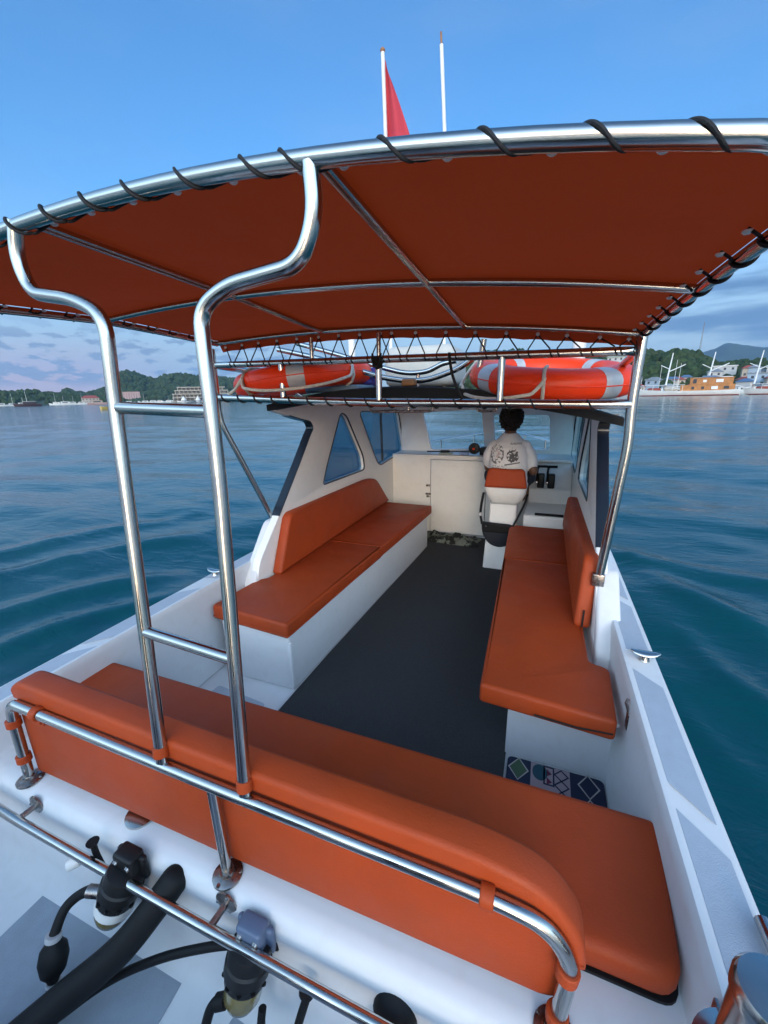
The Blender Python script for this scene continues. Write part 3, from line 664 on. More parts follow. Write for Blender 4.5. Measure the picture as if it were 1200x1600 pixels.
bar([(x, 1.38, zc(x, 1.38)) for x in np.linspace(XA, XB, 20)]); bar([(x, 2.06, zc(x, 2.06)) for x in np.linspace(XA, XB, 20)])
bar([(-.375 - .005 * t, .70 + 1.36 * t, zc(-.375 - .005 * t, .70 + 1.36 * t)) for t in np.linspace(0, 1, 14)], name='batten')
bar([(-1.10 - .03 * t, .70 + 1.36 * t, zc(-1.10 - .03 * t, .70 + 1.36 * t)) for t in np.linspace(0, 1, 14)], name='batten')
def fabric():
    nx, ny = 90, 56; V = []; F = []
    x0, x1, y0, y1 = XA + .006, XB - .006, Y0 + .008, Y1
    for j in range(ny + 3):
        for i in range(nx + 1):
            u = i / nx; x = x0 + (x1 - x0) * u
            if j <= ny: y = y0 + (y1 - y0) * j / ny
            else: y = y1 + .018 * (j - ny)
            t = min(j / ny, 1)
            # rounded rear corners
            rc = .12; dx = max(x0 + rc - x, x - (x1 - rc), 0); 
            if dx > 0:
                lim = y0 + rc - math.sqrt(max(rc * rc - dx * dx, 0)); y = max(y, lim + (y - y0) * (y1 - lim) / (y1 - y0) if j <= ny else y)
            sag = .010 * math.sin(math.pi * ((y - .7) / .68 if y < 1.38 else min((y - 1.38) / .68, 1))) * math.sin(math.pi * min(max((u * 3) % 1, 0), 1))
            z = zc(x, y) + .0145 - sag + .003 * mnoise.noise(Vector((x * 3, y * 3, 0)))
            if j > ny: z = zc(x, y1) + .0145 - .030 * (j - ny) + .004 * abs(math.sin(u * 16.5 * math.pi))
            V.append((x, y, z))
    n = nx + 1
    for j in range(ny + 2):
        for i in range(nx): F.append((j * n + i, j * n + i + 1, (j + 1) * n + i + 1, (j + 1) * n + i))
    g = G().add(V, F); o = g.build('canvas', CANVAS, CN, angle=60); return o
fabric()
EYE = mat('bright_eyelet', (.82, .82, .80), .45, .4)
def eyelet(p, nrm): g = G(); g.lathe([(.0085, 0), (.0085, .003), (.005, .006)], Vector(p) + Vector(nrm).normalized() * .003, nrm, 12); return g.build('eyelet', EYE, CN)
def lace(P, T, nrm_out, r=.022, adv=.06, eye=None, cr=.0042):
    """one cord turn round a tube at P with tangent T; ends at an eyelet"""
    P = Vector(P); T = Vector(T).normalized(); u = Vector(nrm_out); u = (u - T * u.dot(T)).normalized(); q = T.cross(u)
    pts = []
    for k in range(19):
        a = R(-55 + 235 * k / 18); pts.append(P + u * math.cos(a) * (r) + q * math.sin(a) * (r) + T * adv * (k / 18 - .5))
    return pts
# rear and side lacing: one cord turn after another, each to its eyelet
for x in (-1.70, -1.56, -1.42, -1.28, -1.148, -1.025, -.90, -.78, -.645, -.50, -.42, -.245, -.095, .042, .158, .25):
    P = Vector((x, Y0, zc(x, Y0))); pts = lace(P, (1, 0, 0), (0, -.6, .8), .0178, .062)
    e = Vector((x + .075, Y0 + .034, zc(x + .075, Y0 + .034) + .007)); pts = smooth_path(pts + [P + Vector((.045, .012, -.016)), e], 2)
    g = G(); g.tube(pts, .0030, 8); g.build('lacing_turn', CORD, CN); eyelet(e, (0, 0, -1))
for xe, sgn in ((XB, 1), (XA, -1)):
    for y in np.arange(.86, 2.04, .125):
        P = Vector((xe, y, zc(xe, y))); pts = lace(P, (0, 1, 0), (sgn, 0, .1), .0178, .05 * sgn)
        e = Vector((xe - sgn * .040, y + .01, zc(xe - sgn * .040, y) + .007)); pts = smooth_path(pts + [P + Vector((-sgn * .022, .0, -.004)), e], 2)
        g = G(); g.tube(pts, .0030, 8); g.build('lacing_turn', CORD, CN); eyelet(e, (0, 0, -1))
# ------------------------------------------------------------------ roof rail with stanchions
RR = thing('roof_rail', 'stainless two-tier roof rail laced with black cord below the canopy front', 'rail', (CX, 2.05, 1.5))
UP = [(-1.868, 2.05, 1.750), (-.78, 2.05, 1.733), (.335, 2.05, 1.712)]; LO = [(-1.872, 2.05, 1.565), (-.785, 2.05, 1.520), (.335, 2.05, 1.499)]
def lerp3(P, x):
    for a, b in zip(P, P[1:]):
        if x <= b[0] or b is P[-1]: t = (x - a[0]) / (b[0] - a[0]); return Vector(a).lerp(Vector(b), t)
def part(name, P, r, m, parent, fillet=0., seg=14): g = G(); g.tube(P, r, seg, fillet=fillet); return g.build(name, m, parent)
part('upper_rail', [(-1.86, 2.55, 1.72), UP[0], UP[1], UP[2], (.335, 2.50, 1.672)], .0185, STEEL, RR, .05)
part('lower_rail', LO, .021, STEEL, RR)
for x in (-1.395, -.812, -.205): 
    a, b = lerp3(UP, x), lerp3(LO, x); part('rail_post', [a, b], .017, STEEL, RR)
part('rail_post', [(-.812, 2.06, 1.74), (-.812, 2.06, 1.86)], .012, STEEL, RR)
part('rail_post', [(-1.2, 2.06, 1.74), (-1.2, 2.06, 1.86)], .012, STEEL, RR)
part('stanchion', [(.345, 2.06, 1.79), (.342, 2.052, 1.70), (.338, 2.05, 1.48), (.346, 2.05, 1.335), (.308, 2.085, .70)], .0205, STEEL, RR, .1)
part('stanchion', [(-1.872, 2.06, 1.84), (-1.868, 2.052, 1.74), (-1.872, 2.05, 1.55), (-1.87, 2.055, 1.42), (-1.72, 2.285, .735)], .0175, STEEL, RR, .1)
for (x, y, z) in ((.306, 2.08, .70), (-1.722, 2.29, .752)):
    g = G(); g.box((x - .03, y - .015, z - .06), (x + .025, y + .02, z + .004), .006); g.build('foot_plate', STEEL2, RR)
for (a, b, xe) in (((.335, 2.5, 1.672), (.30, 2.62, 1.49), 1), ((-1.86, 2.55, 1.72), (-1.64, 2.75, 1.52), -1)): part('rail_brace', [a, b], .0135, STEEL, RR)
g = G()                                                            # cord turns on the lower rail
for x in np.arange(-1.80, .30, .117):
    P = lerp3(LO, x); g.tube(lace(P, (1, 0, .0), (0, -1, 0), .0240, .05), .0036, 7)
g.build('rail_cord', CORD, RR)
g = G(); ex = [-1.79, -1.67, -1.555, -1.43, -1.30, -1.165, -1.045, -.925, -.81, -.75, -.625, -.475, -.335, -.195, -.06, .06, .19, .30]
for i, x in enumerate(ex):
    e = Vector((x, 2.085, zc(x, 2.06) - .022)); eyelet(e, (0, -1, .2))
    for dx in (-.035, .055) if i else (.055,):
        t = lerp3(UP, min(x + dx, .32)); g.tube([e, t + Vector((0, .0, .021)), t + Vector((.004, -.021, .0)), t + Vector((.012, -.014, -.016))], .0032, 6)
g.build('front_lacing', CORD, CN)
g = G(); g.ball((-.812, 2.04, 1.715), .03, 3, jit=.5, fr=3, scale=(.9, .7, 1)); g.tube(smooth_path([(-.835, 2.03, 1.76), (-.83, 2.02, 1.72), (-.80, 2.02, 1.70), (-.79, 2.03, 1.76)]), .006, 7); g.build('cord_knot', CORD, RR)
g = G(); g.tube(smooth_path([(-.445, 2.03, 1.745), (-.44, 2.03, 1.70), (-.42, 2.035, 1.62), (-.385, 2.06, 1.54), (-.37, 2.1, 1.52)]), .007, 8); g.build('hanging_cord', CORD, RR)

# ------------------------------------------------------------------ things on the roof
def frame_matrix(c, tilt_x, roll_y, rz=0):
    return Matrix.Translation(c) @ Matrix.Rotation(R(roll_y), 4, 'Y') @ Matrix.Rotation(R(tilt_x), 4, 'X') @ Matrix.Rotation(R(rz), 4, 'Z')
def life_ring(label, c, tilt, roll, rz, RM=.335, ra=.092, rb=.072, ropes=()):
    M = frame_matrix(c, tilt, roll); T = thing('life_ring', label, 'life ring', c, 'life rings on the cabin roof')
    def sec(a, k, s=1.0):  # point on the torus, a round the ring, k round the tube
        e = 2.4; ck, sk = math.cos(k), math.sin(k)
        rr = RM + s * ra * math.copysign(abs(ck) ** (2 / e), ck); zz = s * rb * math.copysign(abs(sk) ** (2 / e), sk)
        return M @ Vector((rr * math.cos(a), rr * math.sin(a), zz))
    g = G(); n, m = 72, 22; V = [sec(2 * math.pi * i / n, 2 * math.pi * k / m) for i in range(n) for k in range(m)]
    F = [(i * m + k, ((i + 1) % n) * m + k, ((i + 1) % n) * m + (k + 1) % m, i * m + (k + 1) % m) for i in range(n) for k in range(m)]
    b = g.add(V, F).build('ring_body', RING, T, angle=80)
    # moulding seam round the outside
    g = G(); g.tube([sec(2 * math.pi * i / n, .02, 1.004) for i in range(n)], .0035, 6, closed=True); g.build('mould_seam', RING, b)
    for q in range(4):
        a0 = R(rz + 90 * q); g = G(); h = .075 / RM / 2 * 1.05
        V = [sec(a0 - h + 2 * h * i / 6, 2 * math.pi * k / m, 1.018) for i in range(7) for k in range(m)]
        F = [(i * m + k, (i + 1) * m + k, (i + 1) * m + (k + 1) % m, i * m + (k + 1) % m) for i in range(6) for k in range(m)]
        g.add(V, F).build('reflective_band', TAPE, T, angle=80)
        a1 = a0 + R(45); g = G(); g.ball((0, 0, 0), 1, 2)
        g.v = [tuple(sec(a1 + p[0] * .13, p[1] * .75, 1 + .05 * max(p[2], -.2))) for p in g.v]; g.build('rope_pad', RING, T)
    for q in ropes:                                                # slack grab line between neighbouring pads
        a0 = R(rz + 45 + 90 * q); pts = []
        for i in range(19):
            t = i / 18; a = a0 + R(90) * t; p = sec(a, 0, 1.1); out = (p - M @ Vector((0, 0, 0))).normalized()
            p = p + out * (.02 + .035 * math.sin(math.pi * t)); p.z -= .075 * math.sin(math.pi * t) ** .6 if t not in (0, 1) else 0
            p.z = max(p.z, 1.53 if p.y < 2.3 else roof_z(p.x, 1) + .012); pts.append(p)
        pts = [sec(a0, .5, 1.06), sec(a0, .25, 1.12)] + pts[1:-1] + [sec(a0 + R(90), .25, 1.12), sec(a0 + R(90), .5, 1.06)]
        g = G(); g.tube(smooth_path(pts, 3), .0085, 8)
        for ae in (a0, a0 + R(90)): g.tube([sec(ae + .012 * math.sin(kk), R(-75 + 30 * kk), 1.10) for kk in range(7)], .0085, 8)
        g.build('grab_line', ROPE, T)
    return T
life_ring('red orange life ring lying flat on the starboard cabin roof above the helmsman', (.005, 2.52, 1.642), 8.5, 4, -48, RM=.335, ropes=(2,))
life_ring('red orange life ring lying tilted on the port corner of the cabin roof', (-1.50, 2.46, 1.665), 1.0, -5.5, -65, RM=.355, ropes=(3, 2))
# curved guard tubes on the roof
GR = thing('guard_tube', 'bent stainless guard tube dipping across the cabin roof in front of white box', 'rail', (-.9, 2.42, 1.6), 'bent tubes on the cabin roof')
part('tube', smooth_path([(-1.66, 2.42, 1.86), (-1.345, 2.42, 1.785), (-1.0, 2.42, 1.682), (-.86, 2.42, 1.65), (-.757, 2.42, 1.638), (-.66, 2.42, 1.642), (-.565, 2.42, 1.665), (-.47, 2.42, 1.70), (-.40, 2.42, 1.745)], 5), .0165, STEEL, GR)
part('foot', [(-.757, 2.42, 1.625), (-.757, 2.425, 1.58)], .012, STEEL, GR)
GR2 = thing('guard_tube', 'second bent stainless tube further forward on roof, wavy, crossing before white box', 'rail', (-.9, 2.72, 1.6), 'bent tubes on the cabin roof')
part('tube', smooth_path([(-1.70, 2.72, 1.93), (-1.35, 2.72, 1.83), (-1.05, 2.72, 1.74), (-.88, 2.72, 1.70), (-.74, 2.72, 1.705), (-.64, 2.72, 1.745), (-.55, 2.72, 1.76)], 5), .0165, STEEL, GR2)
part('foot', [(-.8, 2.72, 1.69), (-.8, 2.72, 1.60)], .012, STEEL, GR2)
g = G(); g.box((-1.12, 2.92, 1.615), (-.60, 3.40, 1.875), .055, 4); WB = g.build('roof_box', CREAM); 
for v in WB.data.vertices:
    if v.co.z > 1.8: v.co.z += .05 * (1 - ((v.co.x + .86) / .26) ** 2) * .9
tag(WB, 'cream rounded box with domed lid sitting on the cabin roof', 'box')
g = G(); g.box((-.60, 2.40, 1.60), (-.60 + .0, 2.40, 1.60)) if 0 else g.box((-.775, 2.30, 1.607), (-.70, 2.36, 1.645), .008); tag(g.build('wooden_block', WOOD), 'small wooden block on roof edge under the bent tube', 'block')
for (x, y, r, zt, lb) in ((-1.40, 3.0, .026, 2.15, 'white post on the cabin roof behind the port life ring'), (.165, 3.02, .04, 2.10, 'white post on the cabin roof behind the starboard life ring')):
    g = G(); g.lathe([(r * 1.6, -.02), (r * 1.6, .01), (r, .015), (r, zt - roof_z(x, 1)), (r * .8, zt - roof_z(x, 1) + .01)], (x, y, roof_z(x, 1) - .001), seg=20); tag(g.build('roof_post', WHITE), lb, 'post')
def bag(name, c, s, label, seed, m=PURPLE):
    g = G(); g.ball(c, 1, 3, scale=s, jit=.35, fr=2.2, seed=seed); o = g.build(name, m); tag(o, label, 'bag'); return o
bag('cloth_bag', (.07, 3.1, 1.70), (.15, .13, .075), 'purple cloth bundle behind the starboard life ring', 2)
bag('cloth_bag', (-1.12, 2.62, 1.66), (.10, .1, .075), 'dark purple cloth bundle between port life ring and white box', 5)
g = G(); g.box((-1.42, 2.32, 1.585), (-1.05, 2.6, 1.625), .012); tag(g.build('folded_tarp', mat('blue_tarp', (.12, .19, .26), .5, var=.2, bump=.4, bscale=20)), 'folded blue grey tarp under the raised end of port life ring', 'tarp')
# flag and aerial
FL = thing('flag', 'red flag hanging from a slim white pole above the canopy', 'flag', (-1.085, 3.0, 1.6))
part('flag_pole', [(-1.085, 3.0, 1.58), (-1.102, 3.0, 3.1), (-1.115, 3.0, 3.60)], .0125, WHITE, FL)
g = G(); g.ball((-1.115, 3.0, 3.605), .016, 2); g.build('pole_cap', WOOD, FL)
V = []; F = []; nu, nv = 16, 26
for j in range(nv + 1):
    t = j / nv; z = 3.575 - .95 * t; wid = .03 + .30 * min(t * 1.05, 1) ** .92 * (1 if t < .7 else 1 - .25 * (t - .7))
    for i in range(nu + 1):
        u = i / nu; V.append((-1.106 + wid * u, 3.0 + .03 * math.sin(u * 7 + t * 3) * (.3 + t), z - .10 * u * (1 - t)))
for j in range(nv):
    for i in range(nu): a = j * (nu + 1) + i; F.append((a, a + 1, a + nu + 2, a + nu + 1))
g = G().add(V, F); g.add([(a, b + .003, c) for a, b, c in V], F); g.build('flag_cloth', FLAGRED, FL, angle=80, fix=False)
AE = thing('aerial', 'tall white whip aerial rising above the canopy beside the flag', 'aerial', (-.69, 3.0, 1.6))
part('whip', [(-.69, 3.0, 1.60), (-.716, 3.0, 3.1), (-.745, 3.0, 3.54)], .0115, WHITE, AE); part('tip', [(-.745, 3.0, 3.54), (-.749, 3.0, 3.60)], .006, WOOD, AE)
part('whip_base', [(-.69, 3.0, 1.585), (-.69, 3.0, 1.72)], .022, STEEL2, AE)
part('aerial_stay', [(-.36, 2.35, 1.60), (-.33, 2.33, 1.83)], .016, STEEL, GR)

# ------------------------------------------------------------------ helm seat and helmsman
HS = thing('helm_seat', 'white pedestal helm seat with short orange backrest pad', 'seat', (-.29, 3.85, 0))
g = G(); prof = []
def rrect(x0, x1, y0, y1, z, r=.03): return [(a, b, z) for a, b in round_poly([(x0, y0), (x1, y0), (x1, y1), (x0, y1)], r)]
g.loft([rrect(-.435, -.16, 3.60, 4.02, .0, .02), rrect(-.425, -.165, 3.63, 4.0, .25, .02), rrect(-.41, -.17, 3.68, 3.97, .42, .02), rrect(-.405, -.172, 3.69, 3.96, .60, .02)]); g.build('pedestal', GELIN, HS, angle=50)
g = G(); g.loft([rrect(-.40, -.16, 3.72, 4.0, .605, .05), rrect(-.43, -.13, 3.69, 4.1, .64, .07), rrect(-.455, -.105, 3.665, 4.14, .70, .07), rrect(-.462, -.10, 3.66, 4.15, .755, .06), rrect(-.44, -.12, 3.71, 4.14, .757, .06), rrect(-.42, -.14, 3.75, 4.12, .68, .05)]); g.build('seat_shell', GELIN, HS, angle=50)
g = G(); bo = round_poly([(-.462, .752), (-.098, .755), (-.125, .905), (-.15, .925), (-.28, .917), (-.41, .928), (-.438, .91)], [.015, .015, .02, .02, .06, .02, .02])
g.bm(plate(bo, [], .075, Matrix.Translation((0, 3.70, .75)) @ Matrix.Rotation(R(-6), 4, 'X') @ Matrix.Translation((0, 0, -.75)) @ XZ(0), .02)); g.build('back_pad', VINYL, HS)
g = G(); g.bm(plate(round_poly([(-.43, 3.76), (-.13, 3.76), (-.13, 4.13), (-.43, 4.13)], .06), [], .06, XY(.70), .02)); g.build('seat_pad', VINYL, HS)
# black bag on the pedestal
BG = thing('shoulder_bag', 'black shoulder bag with strap hanging on the helm seat pedestal', 'bag', (-.32, 3.62, .3))
bo = round_poly([(-.46, .455), (-.20, .445), (-.185, .36), (-.21, .255), (-.30, .225), (-.385, .25), (-.45, .34)], [.02, .02, .04, .06, .06, .06, .05])
g = G(); g.bm(plate(bo, [], .055, XZ(3.60), .02)); g.build('bag_body', DARKCL, BG)
g = G(); g.bm(plate(round_poly([(-.452, .452), (-.21, .442), (-.215, .37), (-.44, .37)], .02), [], .014, XZ(3.571), .004)); g.build('bag_flap', BLACK, BG)
part('bag_strap', smooth_path([(-.455, 3.60, .43), (-.475, 3.62, .52), (-.478, 3.68, .60), (-.465, 3.70, .70)]), .011, BLACK, BG)
part('strap_buckle', [(-.476, 3.612, .505), (-.478, 3.612, .535)], .016, TAPE, BG)
g = G(); g.ball((-.415, 3.562, .425), .007, 2); g.build('snap', STEEL, BG)
part('bag_strap', smooth_path([(-.19, 3.60, .43), (-.15, 3.63, .52), (-.11, 3.68, .62), (-.09, 3.72, .70)]), .009, BLACK, BG)

def remesh(g, name, m, parent, vox, sm=4, disp=None):
    o = g.build('tmp', m, None, smooth=False, fix=False)
    r = o.modifiers.new('r', 'REMESH'); r.mode = 'VOXEL'; r.voxel_size = vox
    s = o.modifiers.new('s', 'SMOOTH'); s.iterations = sm; s.factor = .5
    dg = bpy.context.evaluated_depsgraph_get(); me = bpy.data.meshes.new_from_object(o.evaluated_get(dg)); bpy.data.objects.remove(o)
    if disp:
        for v in me.vertices: v.co += v.normal * disp(v.co)
    off = origin_of(parent); me.transform(Matrix.Translation(-off)); me.name = name
    me.polygons.foreach_set('use_smooth', [True] * len(me.polygons))
    o = bpy.data.objects.new(name, me); COL.objects.link(o); o.parent = parent
    me.materials.clear(); me.materials.append(m); return o
def limb(g, pts, rs, seg=16):
    """tapered limb with round ends"""
    P = [Vector(p) for p in pts]; path = smooth_path(P, 6); n = len(path); R_ = []
    for i in range(n):
        t = i / (n - 1) * (len(rs) - 1); k = min(int(t), len(rs) - 2); R_.append(rs[k] + (rs[k + 1] - rs[k]) * (t - k))
    g.tube(path, R_, seg); g.ball(path[0], R_[0], 2); g.ball(path[-1], R_[-1], 2); return g
def oval(c, rx, ry, n=24, p=2.3): return [(c[0] + rx * math.copysign(abs(math.cos(a)) ** (2 / p), math.cos(a)), c[1] + ry * math.copysign(abs(math.sin(a)) ** (2 / p), math.sin(a)), c[2]) for a in [2 * math.pi * k / n for k in range(n)]]
PX = -.285
PE = thing('person', 'helmsman in a printed white T-shirt and dark shorts seated with his back to the camera', 'person', (PX, 3.95, .75))
def hand(g, wrist, d, up, side):
    """palm plus four curled fingers and a thumb gripping a rim; d = pointing direction, up = back of hand"""
    d = Vector(d).normalized(); up = Vector(up); up = (up - d * up.dot(d)).normalized(); s = d.cross(up) * side; w_ = Vector(wrist)
    for k in range(4):
        o = s * (-.030 + .020 * k); L_ = (.9, 1.0, .95, .78)[k]
        limb(g, [w_ + o * .6 + d * .02, w_ + o + d * .085], [.014, .0115])
        b = w_ + o + d * .088
        limb(g, [b, b + d * .030 * L_ - up * .012, b + d * .030 * L_ - up * .042 * L_, b + d * .004 - up * .058 * L_], [.0095, .009, .0085, .0075], 10)
    t = w_ - s * .030 + d * .03
    limb(g, [t, t - s * .022 + d * .028 - up * .012, t - s * .010 + d * .055 - up * .040], [.013, .0105, .008], 10)
g = G()
# trunk, neck, head core
g.loft([oval((PX, 3.97, .74), .15, .11), oval((PX, 3.955, .86), .145, .10), oval((PX, 3.95, .98), .165, .105), oval((PX, 3.965, 1.07), .160, .10), oval((PX, 3.985, 1.135), .11, .08), oval((PX - .002, 4.005, 1.19), .058, .058)])
limb(g, [(PX - .002, 4.005, 1.12), (PX - .004, 4.03, 1.24)], [.056, .052])
g.ball((PX - .006, 4.055, 1.325), 1, 3, scale=(.078, .098, .112)); g.ball((PX - .006, 4.10, 1.265), 1, 3, scale=(.058, .062, .06))
g.ball((PX - .006, 4.158, 1.30), 1, 2, scale=(.014, .022, .028))                                          # nose
for s in (-1, 1): g.ball((PX - .006 + s * .080, 4.05, 1.305), 1, 2, scale=(.012, .022, .034))            # ears
g.ball((PX - .006, 4.152, 1.252), 1, 2, scale=(.024, .012, .010))
# arms to the wheel
WR = (-.10, 4.27, .95); WLh = (-.46, 4.27, .97)
limb(g, [(PX + .145, 3.975, 1.075), (PX + .190, 3.975, .97), (PX + .220, 3.97, .865)], [.046, .043, .039]); limb(g, [(PX + .222, 3.97, .865), (PX + .215, 4.12, .90), WR], [.041, .038, .027])
limb(g, [(PX - .145, 3.975, 1.075), (PX - .185, 4.01, .97), (PX - .190, 4.05, .87)], [.052, .047, .040]); limb(g, [(PX - .190, 4.05, .87), (PX - .185, 4.15, .91), WLh], [.041, .038, .027])
hand(g, WR, (-.25, .9, .25), (.3, -.2, .9), 1); hand(g, WLh, (.25, .9, .25), (-.3, -.2, .9), -1)
# legs: thighs forward, shins down, feet on the sole
for s in (-1, 1):
    limb(g, [(PX + s * .085, 3.98, .775), (PX + s * .15, 4.17, .775), (PX + s * .165, 4.33, .75)], [.088, .078, .058]); limb(g, [(PX + s * .165, 4.33, .75), (PX + s * .15, 4.33, .58), (PX + s * .13, 4.27, .36 if s < 0 else .56)], [.056, .052, .034])
    zf = .33 if s < 0 else .53
    limb(g, [(PX + s * .13, 4.26, zf + .01), (PX + s * .14, 4.34, zf), (PX + s * .15, 4.42, zf - .01)], [.034, .034, .024])
body = remesh(g, 'body', SKIN, PE, .0075, 3)
for s in (-1, 1):
    g = G(); g.ball((PX - .006 + s * .030, 4.142, 1.325), .0115, 2); e = g.build('eye', WHITE, PE); g = G(); g.ball((PX - .006 + s * .030, 4.151, 1.325), .006, 2); g.build('iris', HAIR, e)
# T-shirt
def shirt_mat():
    m = bpy.data.materials.new('printed_tshirt'); m.use_nodes = True; N = m.node_tree.nodes; L = m.node_tree.links; b = N['Principled BSDF']; b.inputs['Roughness'].default_value = .85
    b.inputs['Sheen Weight'].default_value = .1
    tc = N.new('ShaderNodeTexCoord'); sep = N.new('ShaderNodeSeparateXYZ'); L.new(tc.outputs['Object'], sep.inputs[0]); x, y, z = sep.outputs
    def mth(op, a, b_=None, c=None):
        n = N.new('ShaderNodeMath'); n.operation = op
        for i, v in enumerate((a, b_, c)):
            if v is None: continue
            if isinstance(v, (int, float)): n.inputs[i].default_value = v
            else: L.new(v, n.inputs[i])
        return n.outputs[0]
    back = mth('LESS_THAN', y, .0); cur = None
    def ell(cx, cz, hx, hz):   # 1 inside, soft to 0
        a = mth('DIVIDE', mth('SUBTRACT', x, cx), hx); c = mth('DIVIDE', mth('SUBTRACT', z, cz), hz)
        return mth('SUBTRACT', 1.0, mth('ADD', mth('MULTIPLY', a, a), mth('MULTIPLY', c, c)))
    def boxm(cx, cz, hx, hz): return mth('MULTIPLY', mth('COMPARE', x, cx, hx), mth('COMPARE', z, cz, hz))
    def nz(s, off):
        mp = N.new('ShaderNodeMapping'); mp.inputs['Location'].default_value = (off, off, off); L.new(tc.outputs['Object'], mp.inputs[0])
        t = N.new('ShaderNodeTexNoise'); t.inputs['Scale'].default_value = s; t.inputs['Detail'].default_value = 5; L.new(mp.outputs[0], t.inputs['Vector']); return t.outputs['Fac']
    marks = []
    e1 = mth('MULTIPLY', mth('GREATER_THAN', ell(-.100, .278, .064, .088), 0), mth('GREATER_THAN', mth('ADD', nz(42, 1), mth('MULTIPLY', ell(-.10, .285, .06, .08), -.10)), .50)); marks.append((e1, .8))
    e2 = mth('MULTIPLY', mth('GREATER_THAN', ell(.042, .272, .054, .066), 0), mth('GREATER_THAN', mth('ADD', nz(60, 4), mth('MULTIPLY', ell(.04, .26, .06, .06), .14)), .52)); marks.append((e2, .9))
    tilt = mth('SUBTRACT', z, mth('MULTIPLY', x, .18))
    ln = mth('MULTIPLY', mth('COMPARE', x, .040, .065), mth('COMPARE', tilt, .190, .006)); marks.append((ln, .85))
    l2 = mth('MULTIPLY', boxm(.060, .372, .048, .009), mth('GREATER_THAN', nz(160, 7), .47)); marks.append((l2, .7))
    l3 = mth('MULTIPLY', boxm(-.07, .160, .065, .020), mth('GREATER_THAN', nz(90, 9), .53)); marks.append((l3, .55))
    for mk, k in marks:
        v = mth('MULTIPLY', mk, k); cur = v if cur is None else mth('MAXIMUM', cur, v)
    cur = mth('MULTIPLY', cur, back)
    rd = mth('MULTIPLY', mth('MULTIPLY', mth('GREATER_THAN', ell(-.085, .285, .035, .04), 0), mth('GREATER_THAN', nz(40, 13), .5)), back)
    mx = N.new('ShaderNodeMix'); mx.data_type = 'RGBA'; mx.inputs[6].default_value = (.84, .83, .84, 1); mx.inputs[7].default_value = (.45, .24, .24, 1); L.new(mth('MULTIPLY', rd, .5), mx.inputs[0])
    m2 = N.new('ShaderNodeMix'); m2.data_type = 'RGBA'; L.new(mx.outputs[2], m2.inputs[6]); m2.inputs[7].default_value = (.035, .035, .04, 1); L.new(cur, m2.inputs[0])
    L.new(m2.outputs[2], b.inputs['Base Color']); return m
g = G()
g.loft([oval((PX, 3.965, .715), .185, .135), oval((PX, 3.955, .80), .175, .125), oval((PX, 3.945, .92), .172, .122), oval((PX, 3.945, 1.0), .168, .120), oval((PX, 3.96, 1.075), .160, .110), oval((PX, 3.98, 1.135), .128, .095), oval((PX - .002, 4.0, 1.185), .080, .074), oval((PX - .002, 4.005, 1.21), .064, .062)])
limb(g, [(PX + .13, 3.975, 1.09), (PX + .180, 3.985, 1.0), (PX + .196, 3.985, .925)], [.060, .063, .061]); limb(g, [(PX - .13, 3.975, 1.09), (PX - .178, 4.0, 1.0), (PX - .180, 4.03, .925)], [.058, .062, .062])
tee = remesh(g, 'tshirt', shirt_mat(), PE, .008, 5, lambda p: .007 * mnoise.noise(Vector((p.x * 9, p.y * 9, p.z * 22))) + .006 * mnoise.noise(p * 6))
g = G()
for s in (-1, 1): limb(g, [(PX + s * .08, 3.97, .765), (PX + s * .145, 4.13, .775), (PX + s * .16, 4.27, .765)], [.102, .094, .082])
g.loft([oval((PX, 3.96, .70), .165, .12), oval((PX, 3.96, .80), .155, .115)]); remesh(g, 'shorts', DARKCL, PE, .01, 4, lambda p: .006 * mnoise.noise(p * 14))
# hair: a cap of short curls
g = G(); rg = random.Random(3); hc = Vector((PX - .006, 4.045, 1.345)); 
for k in range(420):
    z = 1 - 1.62 * (k + .5) / 420; a = k * 2.39996; r_ = math.sqrt(max(0, 1 - z * z)); d = Vector((r_ * math.cos(a), r_ * math.sin(a), z))
    if d.y > .35 and d.z < .45: continue                       # leave the face clear
    p = hc + Vector((d.x * .094, d.y * .110, d.z * (.100 if d.z > 0 else .135)))
    if d.z < -.3: p.x = hc.x + (p.x - hc.x) * .92
    g.ball(p + d * rg.uniform(-.008, .008), rg.uniform(.013, .021), 1, jit=.5, fr=2, seed=k)
g.ball(hc, 1, 3, scale=(.090, .106, .097)); g.ball(hc + Vector((0, -.03, -.07)), 1, 3, scale=(.072, .068, .065)); g.build('hair', HAIR, PE, angle=60)
